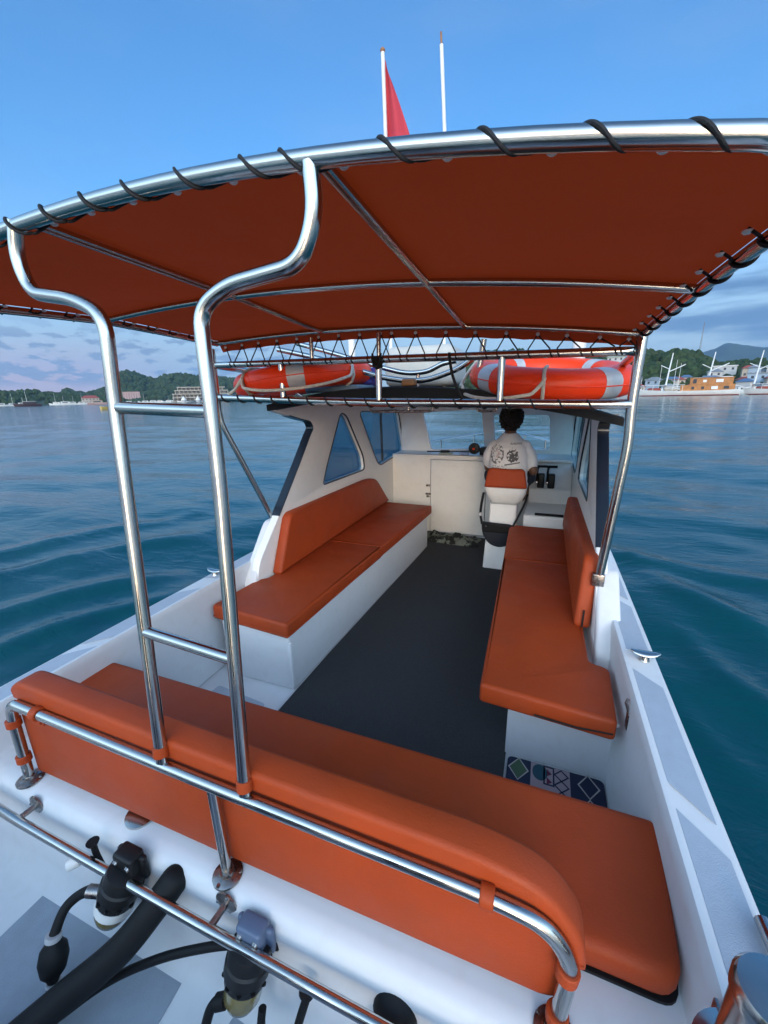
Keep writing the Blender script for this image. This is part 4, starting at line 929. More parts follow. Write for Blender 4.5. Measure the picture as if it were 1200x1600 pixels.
# wheel, throttles, reel on dash
SW = thing('steering_wheel', 'black steering wheel on the dash in front of the helmsman', 'steering wheel', (-.28, 4.39, .97))
WMx = Matrix.Translation((-.28, 4.37, .97)) @ Matrix.Rotation(R(65), 4, 'X')
g = G(); g.tube([WMx @ Vector((.165 * math.cos(a), .165 * math.sin(a), 0)) for a in [2 * math.pi * k / 32 for k in range(32)]], .012, 10, closed=True); g.build('rim', BLACK, SW)
for k in range(3):
    a = R(90 + 120 * k); part('spoke', [WMx @ Vector((0, 0, -.02)), WMx @ Vector((.16 * math.cos(a), .16 * math.sin(a), 0))], .009, STEEL2, SW)
part('hub', [WMx @ Vector((0, 0, .005)), WMx @ Vector((0, 0, -.12))], .028, BLACKP, SW)
for i, (x, lb) in enumerate(((.01, 'black throttle lever nearer the helmsman on the white helm console'), (.105, 'black throttle lever on the outboard side of the white helm console'))):
    T = thing('throttle', lb, 'throttle', (x, 4.26, .67), 'throttle levers')
    g = G(); g.box((x - .032, 4.225, .655), (x + .032, 4.30, .795), .012); g.box((x - .024, 4.213, .675), (x + .024, 4.228, .775), .006); g.build('control_box', BLACKP, T)
    part('lever', [(x - .038, 4.25, .70), (x - .038, 4.24, .84), (x - .03, 4.235, .865)], .010, BLACKP, T, .015)
    part('grip', [(x - .05, 4.235, .868), (x + .045, 4.232, .872)], .0125, BLACK, T)
    part('pivot', [(x - .045, 4.245, .71), (x - .028, 4.245, .71)], .014, STEEL, T)
FRD = thing('fishing_rod', 'black fishing rod with round reel lying along the dashboard', 'fishing rod', (-.9, 4.62, .92))
part('rod_blank', [(-1.24, 4.60, .935), (-.62, 4.60, .955)], .007, BLACK, FRD); part('rod_grip', [(-1.08, 4.60, .94), (-.98, 4.60, .943)], .014, BLACK, FRD)
g = G(); g.lathe([(.055, -.025), (.062, -.015), (.062, .015), (.055, .025), (.02, .028), (.016, .034)], (-.70, 4.57, .985), (0, -1, 0), 24); g.build('reel', BLACKP, FRD)
g = G(); g.lathe([(.014, 0), (.012, .006)], (-.70, 4.533, .985), (0, -1, 0), 16); g.build('reel_cap', RING, FRD)
g = G(); g.box((-.64, 4.56, .914), (-.52, 4.66, 1.0), .012); tag(g.build('instrument_box', BLACKP), 'black instrument box on the dashboard beside the reel', 'instrument')
g = G(); g.box((-1.1, 4.56, .913), (-.95, 4.68, .925), .004); tag(g.build('booklet', mat('pale_green_card', (.42, .46, .38), .6)), 'pale green booklet lying on the dashboard under the rod', 'booklet')
g = G(); g.box((-.86, 4.55, .913), (-.76, 4.60, .94), .006); tag(g.build('packet', mat('blue_packet', (.25, .36, .6), .5)), 'small pale blue packet on the dashboard beside the reel', 'packet')
# crumpled camouflage cloth by the door
V = []; F = []; n1, n2 = 46, 26
for j in range(n2 + 1):
    for i in range(n1 + 1):
        u, v = i / n1, j / n2; x = -1.20 + .64 * u + .03 * mnoise.noise(Vector((v * 3, 1, 0))); y = 4.10 + .32 * v + .05 * mnoise.noise(Vector((u * 4, 7, 0))) - .04 * u + .02
        e = min(u, 1 - u, v, 1 - v); z = .016 + min(e * 6, 1) * (.022 + .05 * mnoise.fractal(Vector((u * 6, v * 3.4, 2)), 1, 2, 3) + .018 * abs(mnoise.noise(Vector((u * 13, v * 7, 5)))))
        V.append((x, y, max(z, .014)))
for j in range(n2):
    for i in range(n1): a = j * (n1 + 1) + i; F.append((a, a + 1, a + n1 + 2, a + n1 + 1))
def camo():
    m = mat('camo_cloth', (.16, .18, .15), .9, var=.1, vscale=20, dirt=(.012, .014, .012, 1.), dscale=17, bump=.4, bscale=120)
    for n in m.node_tree.nodes:
        if n.type == 'MAP_RANGE' and n.inputs[4].default_value == 1.0: n.inputs[1].default_value = .46; n.inputs[2].default_value = .52
    return m
tag(G().add(V, F).build('floor_cloth', camo(), angle=80), 'crumpled dark and pale camouflage cloth on the floor at the cabin door', 'cloth')

# patterned mat between starboard bench and stern seat
def rug_mat():
    m = bpy.data.materials.new('patterned_mat'); m.use_nodes = True; N = m.node_tree.nodes; L = m.node_tree.links; N['Principled BSDF'].inputs['Roughness'].default_value = .85
    return m
RUGN = mat('mat_navy', (.012, .020, .050), .9, bump=.3, bscale=300); RUGP = mat('mat_pink', (.33, .25, .27), .9, bump=.3, bscale=300); RUGG = mat('mat_green', (.06, .11, .06), .9); RUGT = mat('mat_teal', (.02, .07, .10), .9); RUGL = mat('mat_line', (.42, .38, .36), .9); RUGM = mat('mat_maroon', (.12, .02, .05), .9)
RG = thing('door_mat', 'small patterned mat of navy and pink squares with diamonds on the floor', 'mat', (.15, 1.35, 0))
g = G(); g.bm(plate(round_poly([(-.035, 1.10), (.345, 1.10), (.345, 1.552), (-.035, 1.552)], .025), [], .006, XY(.0005 + .003), .0015)); g.build('mat_base', RUGN, RG)
zt = .0075
def flat(name, polys, m, z): g = G(); [g.bm(plate(p, [], .0012, XY(z))) for p in polys]; return g.build(name, m, RG, smooth=False)
sq = lambda x0, y0, x1, y1: [(x0, y0), (x1, y0), (x1, y1), (x0, y1)]
flat('pink_squares', [sq(.062, 1.12, .215, 1.548)], RUGP, zt)
flat('teal_shape', [[(.068 + .03 * math.cos(a) + .03, 1.505 + .04 * math.sin(a)) for a in [R(k * 18) for k in range(20)]], sq(.062, 1.25, .10, 1.36)], RUGT, zt + .0014)
flat('maroon_marks', [[(.125, 1.53), (.145, 1.51), (.125, 1.495)], [(.125, 1.49), (.145, 1.47), (.125, 1.455)], [(.075, 1.42), (.095, 1.41), (.075, 1.40)]] + [[(.115 + k * .028, 1.395), (.128 + k * .028, 1.415), (.14 + k * .028, 1.395)] for k in range(4)], RUGM, zt + .0014)
def dia(cx, cy, hx, hy, wd=.006): return ([(cx - hx, cy), (cx, cy - hy), (cx + hx, cy), (cx, cy + hy)], [(cx - hx + wd, cy), (cx, cy - hy + wd), (cx + hx - wd, cy), (cx, cy + hy - wd)])
g = G()
for (cx, cy) in ((.012, 1.495), (.012, 1.36), (.285, 1.50), (.285, 1.385), (.012, 1.22), (.285, 1.26)):
    a, b = dia(cx, cy, .042, .058); g.bm(plate(a, [b], .0012, XY(zt)))
g.build('diamond_outline', RUGL, RG, smooth=False)
flat('green_diamond', [dia(.012, 1.495, .034, .048)[0]], RUGG, zt + .0003)
g = G()
for k in range(4):
    a, b = dia(.182 + (k % 2) * .0, 1.515 - k * .052, .030, .030, .007); g.bm(plate(a, [b], .0012, XY(zt + .0014)))
for (x0, y0, x1, y1) in ((.112, 1.545, .155, 1.452), (.105, 1.37, .20, 1.30)): g.bm(plate(sq(x0, y1, x1, y0), [sq(x0 + .006, y1 + .006, x1 - .006, y0 - .006)], .0012, XY(zt + .0014)))
g.build('dark_outline', RUGN, RG, smooth=False)

# ------------------------------------------------------------------ fuel filters, hoses, fittings at the stern
def fuel_filter(label, top, bot, clear, lid):
    T = thing('fuel_filter', label, 'fuel filter', top, 'fuel filters in the splash well'); a, b = Vector(top), Vector(bot); ax = (b - a).normalized(); Ln = (b - a).length; x = Vector((1, 0, 0))
    g = G(); g.lathe([(.028, -.01), (.047, .0), (.050, .012), (.050, .03), (.054, .035), (.054, .06), (.050, .065), (.049, Ln * .56)], a, ax, 28); h = g.build('filter_head', BLACKP, T)
    for k in range(10):
        an = k * .628; d = Vector((math.cos(an), math.sin(an), 0)); d = (d - ax * d.dot(ax)).normalized(); part('rib', [a + d * .050 + ax * .07, a + d * .050 + ax * Ln * .5], .006, BLACKP, h, seg=8)
    if clear: g = G(); g.lathe([(.0505, Ln * .56), (.0505, Ln * .72)], a, ax, 28); g.build('white_collar', WHITE, T)
    s = .72 if clear else .58
    g = G(); g.lathe([(.046, Ln * s), (.044, Ln * .85), (.036, Ln * .97), (.03, Ln)], a, ax, 28); g.build('bowl', AMBER, T)
    br = G(); M = Matrix.Translation(a); br.box((-.035, -.012, -.02), (.035, .034, .052), .01, M=M); br.box((-.05, .012, -.035), (.05, .03, .04), .008, M=M); br.build('bracket', lid, T)
    for s_ in (-.022, .022): g = G(); g.lathe([(.008, 0), (.006, .005)], a + Vector((s_, -.012, .028)), (0, -1, 0), 10); g.build('bracket_bolt', STEEL2, T)
    return T
F1 = fuel_filter('black fuel filter with white collar and amber bowl left of the thick black hose', (-.955, .493, .338), (-1.002, .450, .195), True, BLACKP)
F2 = fuel_filter('black fuel filter with grey blue bracket right of the thick black hose', (-.550, .493, .312), (-.566, .452, .172), False, mat('grey_blue_bracket', (.10, .14, .22), .35))
g = G(); g.tube(smooth_path([(-.822, .522, .325), (-.84, .48, .295), (-.90, .40, .215), (-1.0, .30, .14), (-1.08, .17, .10), (-1.13, -.05, .11), (-1.12, -.4, .20)], 8), .036, 20); g.ball((-.822, .522, .325), .0362, 3); HOSE = g.build('rigging_hose', BLACK)
tag(HOSE, 'thick black rigging hose running aft out of the splash well wall between the filters', 'hose')
g = G(); g.lathe([(.05, -.02), (.05, .02), (.044, .03), (.044, .10)], (-.20, .535, .27), (0, -1, -.3), 24); tag(g.build('hose_end', BLACK), 'black hose stub at the wall near the picture bottom edge', 'hose')
FLn = thing('fuel_line', 'black fuel line with squeeze primer bulb hanging from the left filter', 'hose', (-1.09, .36, .15))
part('hose_run', smooth_path([(-1.01, .455, .285), (-1.045, .44, .287), (-1.085, .425, .26), (-1.10, .40, .24), (-1.095, .365, .205)], 8), .0125, BLACK, FLn)
g = G(); g.lathe([(.012, 0), (.016, .012), (.030, .03), (.034, .055), (.028, .085), (.016, .10), (.012, .112)], (-1.095, .366, .208), (.05, -.10, -.30), 20); g.build('primer_bulb', BLACK, FLn)
part('hose_clip', [(-1.0945, .367, .212), (-1.094, .362, .200)], .0185, TAPE, FLn); part('hose_clip', [(-1.0775, .333, .104), (-1.077, .330, .096)], .0175, TAPE, FLn)
part('elbow', [(-1.008, .452, .285), (-1.045, .44, .287)], .016, STEEL2, FLn)
part('hose_run', smooth_path([(-1.078, .332, .102), (-1.07, .30, .075), (-1.09, .22, .065), (-1.15, .05, .065)], 8), .0125, BLACK, FLn)
g = G(); g.tube(smooth_path([(-.50, .525, .28), (-.60, .50, .262), (-.68, .47, .25), (-.80, .43, .20), (-.93, .38, .12), (-1.02, .30, .07), (-1.10, .15, .066)], 8), .0105, 10); tag(g.build('cable', BLACK), 'thin black cable looping from the wall across the well under the thick hose', 'cable')
g = G(); g.tube(smooth_path([(-.585, .44, .20), (-.625, .42, .17), (-.635, .38, .10), (-.63, .30, .07), (-.62, .1, .066)], 8), .0115, 10); g.lathe([(.017, -.01), (.017, .012)], (-.605, .43, .185), (1, .4, .3), 14); tag(g.build('outlet_hose', BLACK), 'black hose dropping from the right filter to the well floor', 'hose')
g = G(); g.tube(smooth_path([(-.50, .45, .20), (-.495, .435, .155), (-.455, .43, .135), (-.415, .435, .165), (-.405, .46, .215), (-.395, .478, .26)], 8), .0095, 10); g.lathe([(.009, 0), (.010, .012), (.018, .018), (.018, .026)], (-.397, .477, .255), (.1, .2, .9), 14); tag(g.build('breather_hose', BLACK), 'short black looped breather hose with a flared plug beside the right filter', 'hose')
g = G(); g.tube(smooth_path([(-.99, .47, .30), (-1.04, .485, .30), (-1.08, .495, .325), (-1.083, .495, .365)], 8), .008, 10); g.lathe([(.013, 0), (.017, .008)], (-1.083, .495, .365), (0, 0, 1), 12); tag(g.build('breather_hose', BLACK), 'small black bent breather pipe left of the collared filter', 'hose')
g = G(); g.lathe([(.016, 0), (.018, .01), (.016, .03)], (-1.16, .49, .275), (-.6, -.6, -.2), 14); tag(g.build('pipe_stub', WHITE), 'small white pipe stub left of the collared filter', 'pipe')
g = G()
for (x, z) in ((-.60, .30), (-.545, .20), (-.33, .25), (-.31, .23), (-1.2, .27), (-1.16, .26), (-.45, .31), (-.28, .29), (-.62, .28)): g.lathe([(.0035, 0), (.0025, .0015)], (x, .5305 - .02 * (.35 - z) / .3, z), (0, -1, 0), 8)
g.build('screw_holes', BLACK, BOAT)

# the twin outboards behind the transom
for x, lb in ((-1.02, 'black outboard motor on the port side of the transom'), (-.36, 'black outboard motor on the starboard side of the transom')):
    T = thing('outboard_motor', lb, 'outboard', (x, -.85, .3), 'twin outboard motors')
    def orr(z, a, b, y0): return oval2((x, -.85 + y0, z), a, b)
    def oval2(c, rx, ry, n=28): return [(c[0] + rx * math.copysign(abs(math.cos(t)) ** .7, math.cos(t)), c[1] + ry * math.copysign(abs(math.sin(t)) ** .7, math.sin(t)), c[2]) for t in [2 * math.pi * k / n for k in range(n)]]
    g = G(); g.loft([orr(.45, .16, .24, 0), orr(.55, .21, .31, 0), orr(.80, .215, .32, .01), orr(.98, .19, .29, .0), orr(1.06, .12, .19, -.02)]); g.build('cowl', BLACKP, T)
    g = G(); g.loft([orr(-.6, .06, .12, 0), orr(.1, .09, .15, 0), orr(.45, .13, .2, 0)]); g.build('leg', BLACKP, T)
    g = G(); g.box((x - .12, -.62, .05), (x + .12, -.52, .40), .02); g.build('clamp_bracket', BLACKP, T)
# cleats, latch, corner post
def cleat(label, c):
    T = thing('cleat', label, 'cleat', c, 'mooring cleats'); x, y, z = c
    g = G(); n = 14; rings = []
    for i in range(n + 1):
        t = -1 + 2 * i / n; ry = .021 * math.sqrt(max(1 - t * t, .02)); rz = .010 * math.sqrt(max(1 - t * t * .8, .05)); px = x + .052 * t; pz = z + .026 + .008 * t * t
        rings.append([(px, y + ry * math.cos(a), pz + rz * math.sin(a)) for a in [2 * math.pi * k / 14 for k in range(14)]])
    g.loft(rings); g.build('horn_bar', STEEL, T)
    g = G(); g.lathe([(.020, 0), (.016, .01), (.014, .024)], (x, y, z), (0, 0, 1), 16); g.build('cleat_base', STEEL, T); return T
cleat('stainless cleat on the starboard gunwale beside the grey deck panels', (.440, 1.665, .533)); cleat('stainless cleat on the port gunwale seen behind the ladder', (-1.79, 1.76, .533))
g = G(); g.box((.352, 1.40, .40), (.366, 1.43, .47), .004); g.tube([(.357, 1.42, .465), (.345, 1.42, .50), (.352, 1.43, .51)], .005, 8); tag(g.build('hook', STEEL2), 'small steel hook on the inner wall at the aft end of starboard bench', 'hook')
CP = thing('corner_bollard', 'polished steel capped bollard at the starboard quarter', 'bollard', (.43, .555, .53))
g = G(); g.lathe([(.075, 0), (.075, .006), (.052, .012), (.050, .165), (.054, .17), (.054, .187), (.048, .197), (.02, .201)], (.372, .535, .537), (0, 0, 1), 36); g.build('bollard_body', STEEL, CP)
part('side_bar', [(.473, .775, .552), (.480, .55, .552)], .013, STEEL, CP)
g = G(); g.box((.35, .40, .50), (.357, .62, .545), .002); g.build('corner_bracket', STEEL2, CP)

# ------------------------------------------------------------------ harbour: ships, boats, houses
HULLW = mat('ship_white', (.72, .72, .70), .5, var=.06, vscale=.6); HULLR = mat('ship_red', (.38, .03, .03), .6); SHIPWOOD = mat('ship_wood', (.42, .17, .045), .5, var=.2, vscale=.8); AWN = mat('awning_white', (.75, .75, .74), .7); DGREY = mat('dark_window', (.03, .035, .045), .3); BLUER = mat('blue_roof', (.09, .16, .27), .5); REDR = mat('red_roof', (.32, .07, .05), .7); GREYR = mat('grey_roof', (.22, .24, .26), .7, var=.15, vscale=.3)
HW = mat('house_white', (.46, .46, .45), .8, var=.08, vscale=.3); HC_ = mat('house_cream', (.40, .35, .29), .8, var=.1, vscale=.3); HP = mat('house_pink', (.45, .30, .28), .8, var=.1, vscale=.2); HB = mat('concrete_tan', (.38, .34, .28), .85, var=.12, vscale=.2); HG = mat('house_bluegrey', (.30, .38, .46), .8, var=.1)
YEL = mat('boat_yellow', (.5, .36, .10), .6); DARKH = mat('boat_dark', (.05, .025, .03), .6)
def hull_rings(L, B, H, bow=.6, n=18, sheer=.5):
    rings = []
    for i in range(n + 1):
        t = i / n; u = 2 * t - 1; b = B / 2 * (1 - max(0, u) ** 2.2 * .98) * (1 - .25 * max(0, -u) ** 3); top = H * (1 + bow * max(0, u) ** 2.5 + sheer * .35 * max(0, -u) ** 3)
        x = -L / 2 + L * t; rings.append([(x + .06 * L * max(0, u) ** 3, b, top), (x + .03 * L * max(0, u) ** 3, b * .92, H * .45), (x - .02 * L * max(0, u), b * .7, 0), (x - .03 * L * max(0, u), b * .4, -.6), (x - .03 * L * max(0, u), -b * .4, -.6), (x - .02 * L * max(0, u), -b * .7, 0), (x + .03 * L * max(0, u) ** 3, -b * .92, H * .45), (x + .06 * L * max(0, u) ** 3, -b, top)])
    return rings
def put(T, az, d, heading, z=WL):
    T.location = polar(az, d, z); T.rotation_euler = (0, 0, heading)
def face(az): return -R(az)         # local +x points to picture right (broadside)
def lp(g, name, m, T, **k): return g.build(name, m, T, local=True, **k)
def phinisi(label, az, d, L, flip=False, masts=((-7.0, 13.5), (5.2, 13.0)), house=SHIPWOOD, rf=BLUER, awn=True):
    T = thing('wooden_ship', label, 'ship', (0, 0, 0), 'traditional wooden ships off the town'); s = L / 29.
    g = G(); g.loft([[(x * (-1 if not flip else 1), y, z) for x, y, z in r] for r in hull_rings(L, 6.2 * s, 1.7 * s, .55)]); lp(g, 'hull', HULLW, T)
    g = G(); g.loft([[(x * (-1 if not flip else 1), y * 1.012, max(min(z, .42), -.6)) for x, y, z in [r[2], (r[1][0], r[1][1], .3 if r[1][2] > .3 else 0), (r[6][0], r[6][1], .3), r[5]]] for r in hull_rings(L, 6.2 * s, 1.7 * s, .55)], closed=False); lp(g, 'red_bottom', HULLR, T)
    k = 1 if flip else -1
    g = G(); g.tube([(k * -L * .46, 0, 2.1 * s), (k * -L * .46, 0, 2.2 * s)], .1)
    g = G(); g.tube([(k * L * .50, 0, 2.5 * s), (k * L * .64, 0, 3.6 * s)], .13 * s, 8); lp(g, 'bowsprit', AWN, T)
    q = k
    def bx(x0, x1, y0, y1, z0, z1, bev=.06): a, b = sorted((q * x0 * s, q * x1 * s)); return G().box((a, y0 * s, z0 * s), (b, y1 * s, z1 * s), bev, 1)
    dh = lp(bx(-13, 2.3, -2.3, 2.3, 1.6, 3.7), 'deckhouse', house, T, smooth=False); dh2 = lp(bx(-12.3, -.3, -2.1, 2.1, 3.7, 5.9), 'upper_deckhouse', house, T, smooth=False)
    lp(bx(-12.6, -.1, -2.3, 2.3, 5.9, 6.05), 'deck_roof', SHIPWOOD, T, smooth=False); lp(bx(-7.5, -3.6, -1.4, 1.4, 6.05, 6.7), 'wheelhouse', rf, T, smooth=False)
    for (x0, x1, z0, z1, par) in ((-9.6, -7.6, 4.4, 5.4, dh2), (-5.0, -4.0, 4.5, 5.3, dh2), (-2.2, -1.2, 4.2, 5.6, dh2), (-8.4, -6.6, 2.1, 3.1, dh), (-11.4, -10.0, 2.2, 3.1, dh), (-4.6, -3.8, 2.2, 3.1, dh), (-1.8, -1.0, 2.2, 3.1, dh)):
        lp(bx(x0, x1, -2.42 if par is dh else -2.22, -2.2 if par is dh else -2.0, z0, z1, 0), 'window', AWN if x0 in (-9.6, -8.4, -5.0) else DGREY, par, smooth=False)
    if awn: lp(bx(1.0, 14.2, -2.6, 2.6, 3.75, 3.9), 'awning', AWN, T, smooth=False); lp(bx(8.2, 12.4, -1.6, 1.6, 1.9, 2.9, .4), 'tarp', REDR, T); lp(bx(3.0, 7.0, -1.6, 1.6, 1.8, 2.6, .2), 'deck_cargo', HC_, T)
    g = G()
    for x in (1.6, 4.6, 7.6, 10.6, 13.6):
        for y in (-2.4, 2.4): g.tube([(q * x * s, y * s, 1.7 * s), (q * x * s, y * s, 3.8 * s)], .06 * s, 6)
    lp(g, 'awning_posts', AWN, T)
    for (x, h) in masts:
        g = G(); x = -x * q * s if not flip else x * s; g.tube([(x, 0, 1.5 * s), (x + .5 * s, 0, h * .62 * s + 1), (x + .9 * s, 0, (h + 1.5) * s)], [.30 * s, .24 * s, .15 * s], 10); mm = lp(g, 'mast', AWN, T)
        g = G(); g.tube([(x + .5 * s, -.3, h * .62 * s + .2), (x + 5.2 * s, -.3, h * .62 * s + 2.5 * s)], .17 * s, 8); lp(g, 'gaff', AWN, mm)
        g = G(); g.tube([(x + .4 * s, -.2, h * .66 * s + .6), (x - 2.2 * s, -.2, h * .66 * s + 2.0 * s)], .12 * s, 8); lp(g, 'spreader', AWN, mm)
    put(T, az, d, face(az)); return T
phinisi('white hulled wooden ship with two tier brown deckhouse and two white masts', 14.45, 190, 29)
phinisi('white hulled wooden ship with red deckhouse and one white mast at the right edge', 23.4, 196, 27, masts=((-13.2, 14.0), (3, 9.0)), house=mat('ship_red_house', (.40, .12, .08), .6), rf=BLUER, flip=False)
def yacht(label, group, az, d, L, head, hullm=HULLW, house=HULLW, mast=0., roof=None, n='small_boat', cat='boat'):
    T = thing(n, label, cat, (0, 0, 0), group)
    g = G(); g.loft(hull_rings(L, L * .26, L * .085 + .35, .5)); lp(g, 'hull', hullm, T)
    H = L * .085 + .3
    if house:
        g = G(); g.box((-L * .3, -L * .09, H), (L * .18, L * .09, H + .075 * L + .6), .1, 2); hh = lp(g, 'cabin', house, T)
        g = G(); g.box((-L * .22, -L * .095, H + .45), (L * .1, L * .095, H + .05 * L + .5), 0); lp(g, 'window_band', DGREY, hh, smooth=False)
        g = G(); g.box((-L * .34, -L * .11, H + .08 * L + .62), (L * .2, L * .11, H + .08 * L + .78), .04, 1); lp(g, 'roof', roof or AWN, T)
    if mast:
        g = G(); g.tube([(L * .02, 0, H), (L * .02, 0, mast)], [.11, .06], 8); lp(g, 'mast', AWN, T)
    put(T, az, d, face(az) + head); return T
gl = 'white boats moored along the port shore'; lw = 'small white boat moored in the row below the port hills'
rg = random.Random(11)
for i, (px_az, d, L) in enumerate(tuple((a + .35, 600, 9.5) for a in np.arange(-62.9, -42.5, 1.13)) + ((-63.0, 430, 13), (-62.2, 440, 12), (-58.7, 430, 14), (-58.0, 420, 17), (-57.2, 440, 14), (-56.4, 440, 13), (-55.8, 470, 12), (-51.9, 480, 13), (-51.2, 500, 14), (-50.4, 470, 15), (-49.6, 500, 16), (-48.8, 480, 14), (-47.9, 500, 15), (-47.2, 460, 13), (-46.3, 440, 14), (-45.3, 470, 13), (-43.9, 480, 14), (-61.4, 470, 15))):
    yacht(lw, gl, px_az, d * 1.3, L * .85, rg.choice((0, math.pi, .4, 2.7)), mast=rg.choice((0, 0, 9, 12)), roof=rg.choice((AWN, AWN, BLUER)))
yacht('dark maroon harbour boat with small white wheelhouse below the port hill', None, -61.0, 400, 15, math.pi, hullm=DARKH, house=DARKH, mast=11, roof=AWN, n='harbour_boat')
yacht('brown passenger boat moored below the small port hill', None, -54.9, 430, 16, 0, hullm=HP, house=HC_, roof=REDR, n='passenger_boat')
yacht('small yellow canoe on the water beside the port ladder post', None, -54.0, 125, 4.0, .5, hullm=YEL, house=None, n='canoe')
yacht('white speedboat moored left of the wooden ship', None, 8.6, 250, 14, 0, mast=0, n='white_speedboat')
yacht('slim white sailing yacht with bare mast behind the wooden ship bow', None, 11.7, 255, 12, .3, mast=14, n='sailing_yacht')
yacht('white sailing yacht with tall bare mast behind the ship awning', None, 13.05, 260, 12, .2, mast=16.5, n='sailing_yacht')
yacht('white sailing yacht with bare mast just right of the awning', None, 13.55, 262, 11, 2.9, mast=15, n='sailing_yacht')
yacht('white motor yacht with blue roof moored between the two wooden ships', None, 19.2, 250, 13, math.pi, roof=BLUER, n='motor_yacht')
yacht('white motor yacht moored beyond the right hand ship', None, 21.6, 255, 15, 0, n='motor_yacht')
def house(label, group, az, d, z, wd, dp, h, wallm, roofm, flat_=False, turn=0.):
    T = thing('house', label, 'house', (0, 0, 0), group)
    g = G(); g.box((-wd / 2, -dp / 2, -6), (wd / 2, dp / 2, h), 0); wl = lp(g, 'walls', wallm, T, smooth=False)
    nfl = max(1, int(h / 3)); nw = max(2, int(wd / 3.2)); g = G()
    for f in range(nfl):
        for k in range(nw): x = -wd / 2 + (k + .5) * wd / nw; g.box((x - .55, -dp / 2 - .06, f * 3 + 1.0), (x + .55, -dp / 2 + .05, f * 3 + 2.3), 0)
    lp(g, 'window_row', DGREY, wl, smooth=False)
    g = G()
    if flat_: g.box((-wd / 2 - .4, -dp / 2 - .4, h), (wd / 2 + .4, dp / 2 + .4, h + .35), 0)
    else:
        a, b, e = wd / 2 + .7, dp / 2 + .7, min(wd, dp) * .32
        g.add([(-a, -b, h), (a, -b, h), (a, b, h), (-a, b, h), (-a + b * .8, 0, h + e), (a - b * .8, 0, h + e)], [(0, 1, 5, 4), (1, 2, 5), (2, 3, 4, 5), (3, 0, 4), (3, 2, 1, 0)])
    lp(g, 'roof', roofm, T, smooth=False)
    put(T, az, d, face(az) + turn, z); return T
rg = random.Random(23); gh = 'houses of the hillside town behind the ships'
kinds = [(HW, GREYR, False, 'white house with a grey hipped roof among the hillside town'), (HW, AWN, True, 'white flat roofed house among the hillside town'), (HC_, REDR, False, 'cream house with a red hipped roof among the hillside town'), (HW, BLUER, False, 'white house with a blue roof among the hillside town'), (HG, GREYR, False, 'blue grey house with a grey roof among the hillside town')]
for i in range(78):
    az = rg.uniform(5.5, 27); row = rg.choice((0, 0, 0, 1, 1, 2)); d = 288 + row * 14 + rg.uniform(0, 8); z = WL + .6 + row * 3.6 + rg.uniform(0, 1.6)
    if row == 2 and not (15.5 < az < 26): z -= 2.5
    k = kinds[rg.choice((0, 0, 1, 1, 2, 3, 4))]
    house(k[3], 'town: ' + k[3].split(' among')[0] + 's', az, d, z, rg.uniform(4, 7.5), rg.uniform(4, 6), rg.choice((2.6, 3.0, 3.2, 5.0)), k[0], k[1], k[2], rg.uniform(-.4, .4))
house('long white hillside house with pale roof high among the trees', None, 17.3, 330, 12, 11, 7, 3.2, HW, AWN, True)
house('pale green roofed hall glimpsed on the wooded slope behind starboard life ring', None, 7.4, 330, 21, 13, 7, 3, HW, mat('palegreen_roof', (.35, .45, .33), .7), False)
house('grey stepped building at the foot of the right hand slope', None, 20.4, 296, 3.0, 12, 8, 6.4, HG, GREYR, True)
# port shore buildings
house('pinkish five storey block at the foot of the port hill', None, -51.6, 800, 3, 24, 16, 14, HP, HP, True)
house('brown low warehouse with white gable on the far port shore', None, -55.6, 640, 1, 18, 10, 6, HC_, REDR, False)
def terrace_hotel():
    T = thing('terraced_hotel', 'large tan terraced concrete building on piles under the port hill', 'hotel', (0, 0, 0))
    for i, (w0, w1, z) in enumerate(((-31, 33, 4.2), (-31, 33, 8.4), (-28, 33, 12.6), (-25, 30, 16.4))):
        g = G(); g.box((w0, -9 + i, z), (w1, 9, z + 1.1), .1, 1); lp(g, 'floor_slab', HB, T, smooth=False)
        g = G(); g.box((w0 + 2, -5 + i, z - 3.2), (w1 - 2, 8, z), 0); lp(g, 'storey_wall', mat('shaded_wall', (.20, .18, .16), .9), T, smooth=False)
        for x in np.arange(w0 + 1, w1, 4.6): g = G(); g.box((x - .4, -8.6 + i, z - 3.4), (x + .4, -7.8 + i, z), 0); lp(g, 'column', HB, T, smooth=False)
    put(T, -44.3, 580, face(-44.3), WL + .6); return T
terrace_hotel()
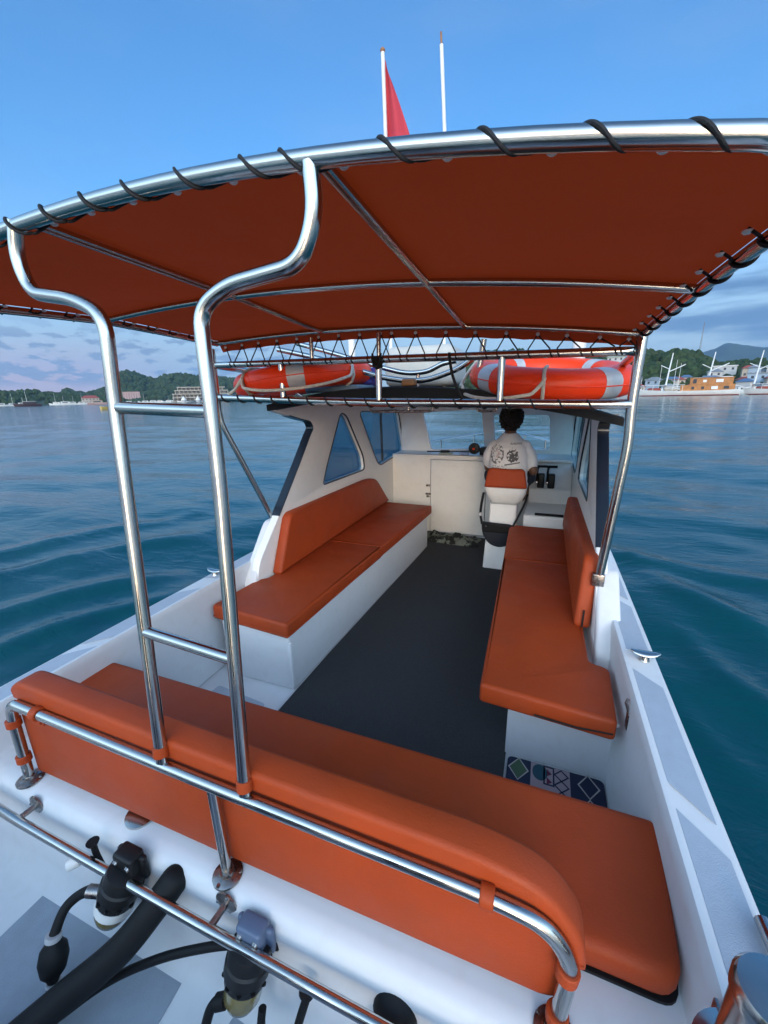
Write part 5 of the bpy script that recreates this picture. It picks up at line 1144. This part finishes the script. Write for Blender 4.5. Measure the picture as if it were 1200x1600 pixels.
for az, lb in ((-46.2, 'white tent like pavilion on the jetty left of its twin'), (-44.6, 'white tent like pavilion on the jetty right of its twin')):
    T = thing('pavilion', lb, 'pavilion', (0, 0, 0), 'pavilions before the terraced hotel'); g = G(); g.lathe([(3.2, 0), (3.2, .1), (.2, 4.5), (.05, 5.2)], (0, 0, 2.2), seg=8); lp(g, 'tent_roof', AWN, T)
    g = G(); g.lathe([(2.6, 0), (2.6, 2.3)], (0, 0, 0), seg=8); lp(g, 'tent_walls', HW, T); put(T, az, 560, 0, WL + .3)
# transmission mast on the ridge
T = thing('lattice_mast', 'slender lattice radio mast on the wooded ridge behind the ships', 'mast', (0, 0, 0))
g = G()
for a in (0, 2.09, 4.19): g.tube([(.9 * math.cos(a), .9 * math.sin(a), 0), (.15 * math.cos(a), .15 * math.sin(a), 36)], .10, 5)
for k in range(16): z = k * 2.2; q = .9 - .75 * z / 36; g.tube([(q, 0, z), (-q * .5, q * .87, z + 1.1), (-q * .5, -q * .87, z + 2.2)], .07, 4)
lp(g, 'lattice', STEEL2, T); put(T, 14.9, 420, 0, 16)
# shoreline strip / quay
V = []; F = []
for i, az in enumerate(np.linspace(3, 32, 60)):
    V += [polar(az, 276, WL - 1), polar(az, 276, WL + .7), polar(az, 300, WL + 1.0)]
for i in range(59): a = 3 * i; F += [(a, a + 1, a + 4, a + 3), (a + 1, a + 2, a + 5, a + 4)]
tag(G().add(V, F).build('quay', mat('quay_stone', (.24, .23, .21), .9, var=.2, vscale=.3), smooth=False), kind='structure')

# ------------------------------------------------------------------ haze over the bay
g = G(); g.box((-5400, -5400, -3), (5400, 5400, 470)); hz = g.build('haze', [], smooth=False); tag(hz, kind='stuff')
m = bpy.data.materials.new('haze_air'); m.use_nodes = True; N = m.node_tree.nodes; N.remove(N['Principled BSDF'])
pv = N.new('ShaderNodeVolumePrincipled'); pv.inputs['Color'].default_value = (.40, .68, 1, 1); pv.inputs['Density'].default_value = .00014; pv.inputs['Anisotropy'].default_value = .2
m.node_tree.links.new(pv.outputs[0], N['Material Output'].inputs['Volume']); hz.data.materials.clear(); hz.data.materials.append(m)
